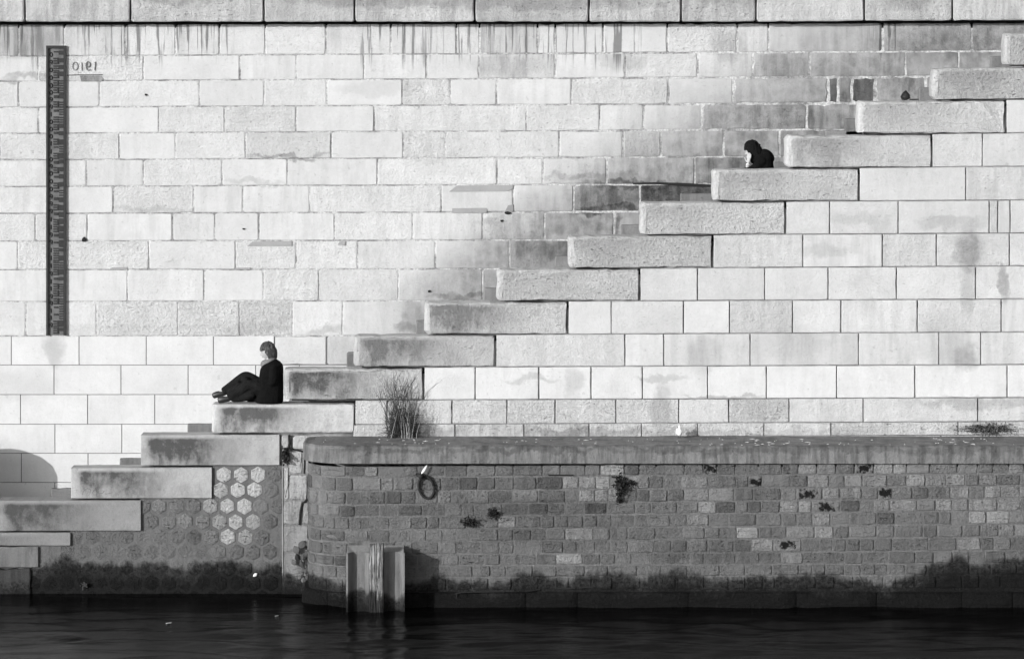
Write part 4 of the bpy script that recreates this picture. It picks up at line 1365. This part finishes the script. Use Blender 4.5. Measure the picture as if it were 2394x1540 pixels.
def head_parts(M, s=1.0):
    """head with brow, nose, lips, chin, ears; local +x is the way the face looks"""
    n, m = 40, 30
    vs, fs = [], []
    for j in range(m + 1):
        ph = math.pi * j / m
        for i in range(n):
            t = 2 * math.pi * i / n
            a, b, c = math.sin(ph) * math.cos(t), math.sin(ph) * math.sin(t), math.cos(ph)
            x, y, z = a * .098, b * .076, c * .118
            if c < 0:
                k = -c
                y *= 1 - .30 * k
                if a < 0: x *= 1 - .35 * k
                else: x += .012 * k
            if a > 0:
                g = lambda c0, sc_, b0, sb: math.exp(-((c - c0) / sc_) ** 2 - ((b - b0) / sb) ** 2)
                x += .030 * g(-.20, .13, 0, .13) + .014 * g(-.02, .16, 0, .11)
                x += .006 * g(.20, .10, 0, .5)
                x -= .013 * (g(.04, .10, .33, .16) + g(.04, .10, -.33, .16))
                x += .010 * g(-.47, .05, 0, .22) + .009 * g(-.58, .05, 0, .20) + .012 * g(-.84, .13, 0, .3)
            vs.append(M @ Vector((x * s, y * s, z * s)))
    for j in range(m):
        for i in range(n):
            fs.append((j * n + i, (j + 1) * n + i, (j + 1) * n + (i + 1) % n, j * n + (i + 1) % n))
    parts = [(vs, fs)]
    for sgn in (-1, 1):
        e, f = ellipsoid((0, 0, 0), (.020 * s, .008 * s, .032 * s), 10, 7)
        parts.append(([M @ (Vector(p) + Vector((-.008 * s, sgn * .074 * s, -.01 * s))) for p in e], f))
    return parts

def hair_mesh(M, cover, s=1.0, seed=1, n=64, m=40, amp=1.0):
    """closed hair shell; cover(a,b,c) -> (radius factor, drop) or None where the face is open"""
    vs, fs = [], []
    for j in range(m + 1):
        ph = math.pi * j / m
        for i in range(n):
            t = 2 * math.pi * i / n
            a, b, c = math.sin(ph) * math.cos(t), math.sin(ph) * math.sin(t), math.cos(ph)
            k, dz, dx = cover(a, b, c)
            st = amp * .030 * mnoise.noise(Vector((t * 7 + seed, c * 1.3, seed))) + amp * .018 * mnoise.noise(Vector((t * 19 + seed, c * 2.2, seed)))
            k = k + (st if k > .95 else 0)
            vs.append(M @ Vector(((a * .098 * k + dx) * s, b * .080 * k * s, (c * .120 * k + dz) * s)))
    for j in range(m):
        for i in range(n):
            fs.append((j * n + i, (j + 1) * n + i, (j + 1) * n + (i + 1) % n, j * n + (i + 1) % n))
    return vs, fs

def face_left(center, pitch, roll=0.0):
    """matrix for a head that looks towards -X, nodding down by pitch degrees"""
    return Matrix.Translation(center) @ Matrix.Rotation(math.pi, 4, 'Z') @ Matrix.Rotation(math.radians(pitch), 4, 'Y') @ Matrix.Rotation(math.radians(roll), 4, 'X')

def hand_chains(wrist, d, nrm, curl=.5, s=1.0, side=1):
    """palm, four unequal bent fingers and a thumb; d = way the fingers point, nrm = back of the hand"""
    w = Vector(wrist); d = Vector(d).normalized(); nrm = Vector(nrm); nrm = (nrm - d * nrm.dot(d)).normalized()
    lat = d.cross(nrm).normalized() * side
    ch = [[(w, .024 * s), (w + d * .045 * s, (.034 * s, .017 * s)), (w + d * .085 * s, (.036 * s, .015 * s))]]
    for k, L in enumerate((.068, .078, .073, .056)):
        o_ = lat * (.027 - .018 * k) * s
        p0 = w + d * .060 * s + o_ * .8
        pts = [(p0, .0095 * s)]
        p = w + d * .088 * s + o_
        pts.append((p, .0095 * s))
        dd = d.copy()
        for q in (.45, .32, .23):
            dd = (dd - nrm * curl * .55).normalized()
            p = p + dd * L * q * s
            pts.append((p, .0088 * s))
        ch.append(pts)
    p = w + d * .022 * s + lat * .022 * s
    dd = (d * .7 + lat * .75 - nrm * .25).normalized()
    th = [(w + d * .012 * s + lat * .008 * s, .012 * s), (p, .0125 * s)]
    for q in (.034, .030, .022):
        p = p + dd * q * s
        dd = (dd + d * .35).normalized()
        th.append((p, .0100 * s))
    ch.append(th)
    return ch

def P3(vx, vy, Y):
    return Vector((PX(vx, Y), Y, PZ(vy, Y)))

def loft(secs, n=20):
    """secs: (vx centre, vy, half width X in units, half depth Y in m, Y centre)"""
    vs, fs = [], []
    for (cx_, y_, hw, hd, yc) in secs:
        c = P3(cx_, y_, yc)
        for i in range(n):
            t = 2 * math.pi * i / n
            cs, sn = math.cos(t), math.sin(t)
            k = (abs(cs) ** 3 + abs(sn) ** 3) ** (-1 / 3)
            vs.append(c + Vector((hw / SP * cs * k, hd * sn * k, 0)))
    for j in range(len(secs) - 1):
        for i in range(n):
            fs.append((j * n + i, j * n + (i + 1) % n, (j + 1) * n + (i + 1) % n, (j + 1) * n + i))
    fs.append(tuple(range(n - 1, -1, -1)))
    fs.append(tuple((len(secs) - 1) * n + i for i in range(n)))
    return vs, fs

# --- the reader seated on the parapet
YW = .20
SEAT = PZ(943 + 1.2)
per = thing('person', 'person in black coat and jeans sitting on the parapet with knees drawn up', 'person', (PX(640, YW), YW, SEAT))
headM = face_left(P3(626.5, 820.5, YW), 16)
near, far = YW - .095, YW + .095
hipn, hipf = P3(643, 922, near), P3(643, 922, far)
kn, kf = P3(587, 899, near), P3(574, 874, far)
an, af = P3(531, 928, near - .01), P3(520, 915, far)
body = [
    [(P3(643, 920, YW), (.13, .10)), (P3(643, 898, YW), (.12, .09)), (P3(640, 872, YW), (.14, .095)), (P3(637, 853, YW), (.10, .07)), (P3(632, 842, YW), .052), (P3(628, 832, YW), .050)],
    [(P3(643, 918, YW), .09), (hipn, .078), (P3(614, 908, near), .070), (kn, .054), (P3(560, 911, near), .050), (an, .036), (P3(517, 932, near - .01), .032)],
    [(P3(643, 918, YW), .09), (hipf, .078), (P3(608, 898, far), .070), (kf, .054), (P3(547, 894, far), .050), (af, .036), (P3(505, 922, far), .032)],
    [(P3(638, 856, YW), .07), (P3(638, 860, near - .10), .052), (P3(640, 894, near - .12), .043), (P3(620, 899, near - .03), .036), (P3(611, 897, YW - .02), .027)],
    [(P3(638, 856, YW), .07), (P3(636, 860, far + .10), .052), (P3(634, 893, far + .11), .043), (P3(616, 895, far + .03), .036), (P3(610, 894, YW + .07), .027)],
]
hands = hand_chains(P3(611, 897, YW - .02), (-.8, .5, -.35), (0, -.2, 1), .4, .95, 1) + hand_chains(P3(610, 894, YW + .07), (-.8, -.3, -.5), (0, 0, 1), .5, .95, -1)
parts = [to_vf(skin_mesh([c])) for c in body + hands] + head_parts(headM)
link('body', remesh('body', parts, .0065, 2), M_SKIN, per)
# hair: bob with fringe
def bob(a, b, c):
    open_face = a > .18 and c < .16 and abs(b) < .92
    if open_face:
        return (.80, 0, 0)
    k = 1.13
    dz = 0.0; dx = 0.0
    if a > .2 and c >= .16: k = 1.10 + .05 * (a)           # fringe
    if c < 0:
        dz = -.030 * min(1, -c * 1.6); k = 1.16
        if a < -.3: dx = -.006
    return (k, dz, dx)
vs, fs = hair_mesh(headM, bob, 1.02, 3, amp=1.7)
link('hair', mesh('hair', vs, fs, True), M_HAIR_B, per)
def strands(M, cover, n, s, rad, seed, top=.93, low=-.75):
    rg = random.Random(seed)
    mb = MB()
    for q in range(n):
        t = rg.uniform(-math.pi, math.pi)
        if abs(t) < .5: t += 1.0 if t > 0 else -1.0
        pts, rr = [], []
        for i in range(9):
            c = top + (low - top) * (i / 8) * rg.uniform(.92, 1.0)
            r_ = math.sqrt(max(0, 1 - c * c))
            tt = t + .22 * math.sin(i * .9 + q)
            a, b = r_ * math.cos(tt), r_ * math.sin(tt)
            k, dz, dx = cover(a, b, c)
            if k < .95: break
            k += .03 + .02 * math.sin(i * 1.7 + q * 2.1)
            pts.append(M @ Vector(((a * .098 * k + dx) * s, b * .080 * k * s, (c * .120 * k + dz) * s)))
            rr.append(rad * (1 - .08 * i))
        if len(pts) > 2: mb.tube(pts, rr, 5)
    return mb
def eyes(M, par, s=1.0):
    for sg in (-1, 1):
        e, f = ellipsoid((0, 0, 0), (.006 * s, .014 * s, .005 * s), 10, 6)
        link('eye', mesh('eye', [M @ (Vector(p) + Vector((.086 * s, sg * .031 * s, .006 * s))) for p in e], f, True), M_EYE, par)
        link('eyebrow', mesh('eyebrow', [M @ (Vector((p.x, p.y * 1.3, p.z * .8)) + Vector((.094 * s, sg * .031 * s, .028 * s))) for p in e], f, True), M_EYE, par)
    e, f = ellipsoid((0, 0, 0), (.006 * s, .022 * s, .0045 * s), 10, 6)
    link('mouth', mesh('mouth', [M @ (Vector(p) + Vector((.101 * s, 0, -.062 * s))) for p in e], f, True), M_LIP, par)
M_EYE = plain('dark_eye', .03, .5, .2)
M_LIP = plain('lips', .17, .5, .2)
eyes(headM, per)
mb = strands(headM, bob, 46, 1.02, .0085, 4)
mb.build('hair_strands', M_HAIR_B, per, True)
# coat
coat = loft([(638, 839, 8, .075, YW), (640, 845, 15, .125, YW), (638, 852, 23, .185, YW), (635.5, 862, 27.0, .215, YW), (634.5, 876, 28.0, .215, YW), (633.5, 892, 29.0, .21, YW),
             (632.5, 910, 30.0, .225, YW), (631, 926, 31.5, .235, YW), (630, 940, 32.0, .235, YW)])
sl1 = skin_mesh([[(P3(640, 857, YW - .10), .082), (P3(640, 864, near - .105), .074), (P3(640, 893, near - .125), .070), (P3(624, 899, near - .05), .060), (P3(613, 897, YW - .03), .050)]])
sl2 = skin_mesh([[(P3(638, 857, YW + .10), .082), (P3(634, 864, far + .105), .074), (P3(632, 890, far + .11), .064), (P3(620, 894, far + .05), .052), (P3(612, 894, YW + .08), .045)]])
skirt = skin_mesh([[(P3(640, 915, near), .10), (P3(618, 914, near), .096), (P3(604, 913, near), .092), (P3(592, 914, near), .080)], [(P3(630, 926, YW), .085), (P3(606, 927, YW - .04), .078), (P3(588, 930, YW - .02), .07), (P3(572, 933, YW - .03), .045)], [(P3(640, 912, far), .10), (P3(614, 903, far), .090), (P3(600, 898, far), .078)]])
link('coat', remesh('coat', [coat, to_vf(sl1), to_vf(sl2), to_vf(skirt)], .011, 5), M_COAT, per)
# trousers
legn = skin_mesh([[(P3(640, 918, near), .105), (P3(614, 908, near), .104), (P3(588, 897, near), .088), (P3(563, 913, near), .086), (P3(543, 924, near - .005), .074), (P3(530, 929, near - .008), .070)], [(P3(600, 915, near), .09), (P3(578, 925, near), .085), (P3(552, 931, near), .06), (P3(538, 934, near), .04)], [(P3(604, 900, YW), .085), (P3(565, 905, YW + .03), .075), (P3(540, 917, YW + .02), .055), (P3(524, 927, YW + .02), .035)]])
legf = skin_mesh([[(P3(640, 918, far), .105), (P3(606, 898, far), .100), (kf, .068), (P3(548, 895, far), .064), (P3(528, 910, far), .060), (P3(518, 916, far), .056)]])
link('trousers', remesh('trousers', [to_vf(legn), to_vf(legf), ellipsoid(P3(574, 889, YW), (.07, .07, .055)), ellipsoid(P3(527, 921, YW + .02), (.05, .06, .035))], .010, 3), M_JEANS, per)
def shoe(ankle, toe, Y, r):
    a, t = P3(*ankle, Y), P3(*toe, Y)
    me = skin_mesh([[(a + Vector((.085, 0, .045)), r * .80), (a + Vector((.035, 0, -.005)), r * .95), (a + (t - a) * .35, (r * .95, r)), (a + (t - a) * .75, (r * .72, r * 1.0)), (t, (r * .50, r * .8))]])
    return me
me = shoe((529, 931), (508.5, 936.5), near - .01, .054); link('shoe', me, M_SHOE, per)
me = shoe((518, 918), (496, 926), far, .050); link('shoe', me, M_SHOE, per)
# scarf
mb = MB()
for k in range(3):
    pts = []
    for i in range(17):
        t = 2 * math.pi * i / 16
        c = P3(629 - k * .8, 842 + k * 4.0, YW)
        pts.append(c + Vector((.085 * math.cos(t), .085 * math.sin(t), .030 * math.cos(t))))
    mb.tube(pts, .027, 8)
mb.tube([P3(617, 845, YW - .03), P3(613, 850, YW - .04), P3(612.5, 856, YW - .04)], [.03, .03, .02], 8)
link('scarf', remesh('scarf', [(mb.v, mb.f)], .009, 2), M_SCARF, per)

# --- the person on the steps, cheek in hand
Y2 = .95
per2 = thing('person', 'person with long dark hair in black jacket sitting on steps, cheek in hand', 'person', (PX(1780, Y2), Y2, PZ(470, Y2)))
hM = face_left(P3(1759.5, 350, Y2), 22, 8)
n2, f2 = Y2 - .12, Y2 + .12
st = PZ(394) - .30 - .157
hip = Vector((PX(1786, Y2), Y2, st + .10))
kneeN = Vector((PX(1722, n2), n2, st + .22)); kneeF = Vector((PX(1718, f2), f2, st + .22))
ankN = Vector((PX(1702, n2), n2, st - .157 + .08)); ankF = Vector((PX(1698, f2), f2, st - .157 + .08))
sh = P3(1784, 374, Y2)
elb = P3(1742, 408, n2)
wr = P3(1749.5, 382.5, Y2 - .135)
body = [
    [(hip, (.12, .10)), (P3(1790, 410, Y2), (.12, .09)), (P3(1789, 385, Y2), (.13, .09)), (P3(1781, 367, Y2), (.075, .06)), (P3(1770, 359, Y2), .05), (P3(1763, 353, Y2), .05)],
    [(hip, .09), (Vector((hip.x, n2, hip.z)), .08), (kneeN, .055), (ankN, .036), (ankN + Vector((-.14, 0, -.05)), .030)],
    [(hip, .09), (Vector((hip.x, f2, hip.z)), .08), (kneeF, .055), (ankF, .036), (ankF + Vector((-.14, 0, -.05)), .030)],
    [(sh, .07), (P3(1782, 377, Y2 - .19), .052), (elb, .042), (P3(1747, 393, Y2 - .16), .034), (wr, .025)],
    [(sh, .07), (P3(1782, 377, Y2 + .19), .052), (P3(1765, 408, f2 + .06), .042), (P3(1738, 412, f2), .030)],
]
hnd = hand_chains(wr, (.10, .10, 1), (-.45, -1.0, .05), .22, .98, -1)
parts = [to_vf(skin_mesh([c])) for c in body + hnd] + head_parts(hM, .98)
link('body', remesh('body', parts, .0060, 1), M_SKIN, per2)
def longhair(a, b, c):
    if a > .52 and c < .22 and abs(b) < .70: return (.80, 0, 0)
    k = 1.17; dz = 0; dx = 0
    if c < .1 and a <= .40:
        dz = -.085 * min(1, (.1 - c)); dx = -.050 * min(1, (.1 - c)) * (1 if a < .2 else .3)
    if a > .4 and c >= .22: k = 1.22
    return (k, dz, dx)
vs, fs = hair_mesh(hM, longhair, 1.0, 9, amp=3.0)
cur, cf = ellipsoid(P3(1743.5, 342.5, Y2 - .02), (.018, .03, .022), 12, 8)
mb = MB(); mb.add(vs, fs); mb.add(cur, cf)
rg = random.Random(31)
for (x, y) in ((1745, 338), (1749, 331.5), (1756, 328), (1765, 329), (1745.5, 346), (1774, 336), (1764, 366), (1769, 360), (1783, 350)):
    e_, f_ = ellipsoid(P3(x + 1.5, y + 3, Y2 - rg.uniform(-.02, .05)), (rg.uniform(.016, .03), .04, rg.uniform(.016, .028)), 10, 7)
    mb.add(e_, f_)
link('hair', mesh('hair', mb.v, mb.f, True), M_HAIR_D, per2)
eyes(hM, per2, .98)
mb = strands(hM, longhair, 54, 1.0, .009, 8)
mb.build('hair_strands', M_HAIR_D, per2, True)
jk = loft([(1777, 360, 10, .09, Y2), (1783, 359, 19, .16, Y2), (1786, 367, 23, .20, Y2), (1787, 382, 21, .21, Y2), (1789, 396, 21, .21, Y2), (1789, 415, 22, .21, Y2), (1788, 440, 24, .22, Y2), (1787, 452, 25, .22, Y2)])
j1 = skin_mesh([[(P3(1784, 373, Y2 - .12), .09), (P3(1783, 378, Y2 - .19), .078), (P3(1745, 409, n2), .062), (P3(1746.5, 396, Y2 - .155), .050), (P3(1748.5, 387.5, Y2 - .14), .042)]])
j2 = skin_mesh([[(P3(1784, 373, Y2 + .12), .09), (P3(1783, 378, Y2 + .19), .078), (P3(1766, 408, f2 + .06), .062), (P3(1744, 411, f2), .046)]])
hood = ellipsoid(P3(1793.5, 364.5, Y2), (.125, .17, .082), 18, 12, Matrix.Rotation(math.radians(42), 3, 'Y'))
link('jacket', remesh('jacket', [jk, to_vf(j1), to_vf(j2), hood, ellipsoid(P3(1765, 373, Y2 - .02), (.075, .10, .075))], .011, 5), M_COAT, per2)
cuff = MB(); cuff.tube([P3(1748.6, 386.8, Y2 - .139), P3(1749.3, 383.6, Y2 - .136)], [.031, .028], 12); cuff.build('cuff', plain('white_cuff', .7, .9, .05), per2)
ln = skin_mesh([[(Vector((hip.x, n2, hip.z)), .098), (kneeN, .075), (ankN + Vector((0, 0, .03)), .058)], [(Vector((hip.x, f2, hip.z)), .098), (kneeF, .075), (ankF + Vector((0, 0, .03)), .058)]])
link('trousers', ln, M_JEANS, per2)
for ak in (ankN, ankF):
    me = skin_mesh([[(ak + Vector((.03, 0, -.02)), .045), (ak + Vector((-.06, 0, -.03)), .045), (ak + Vector((-.16, 0, -.045)), (.028, .036))]])
    link('shoe', me, M_SHOE, per2)
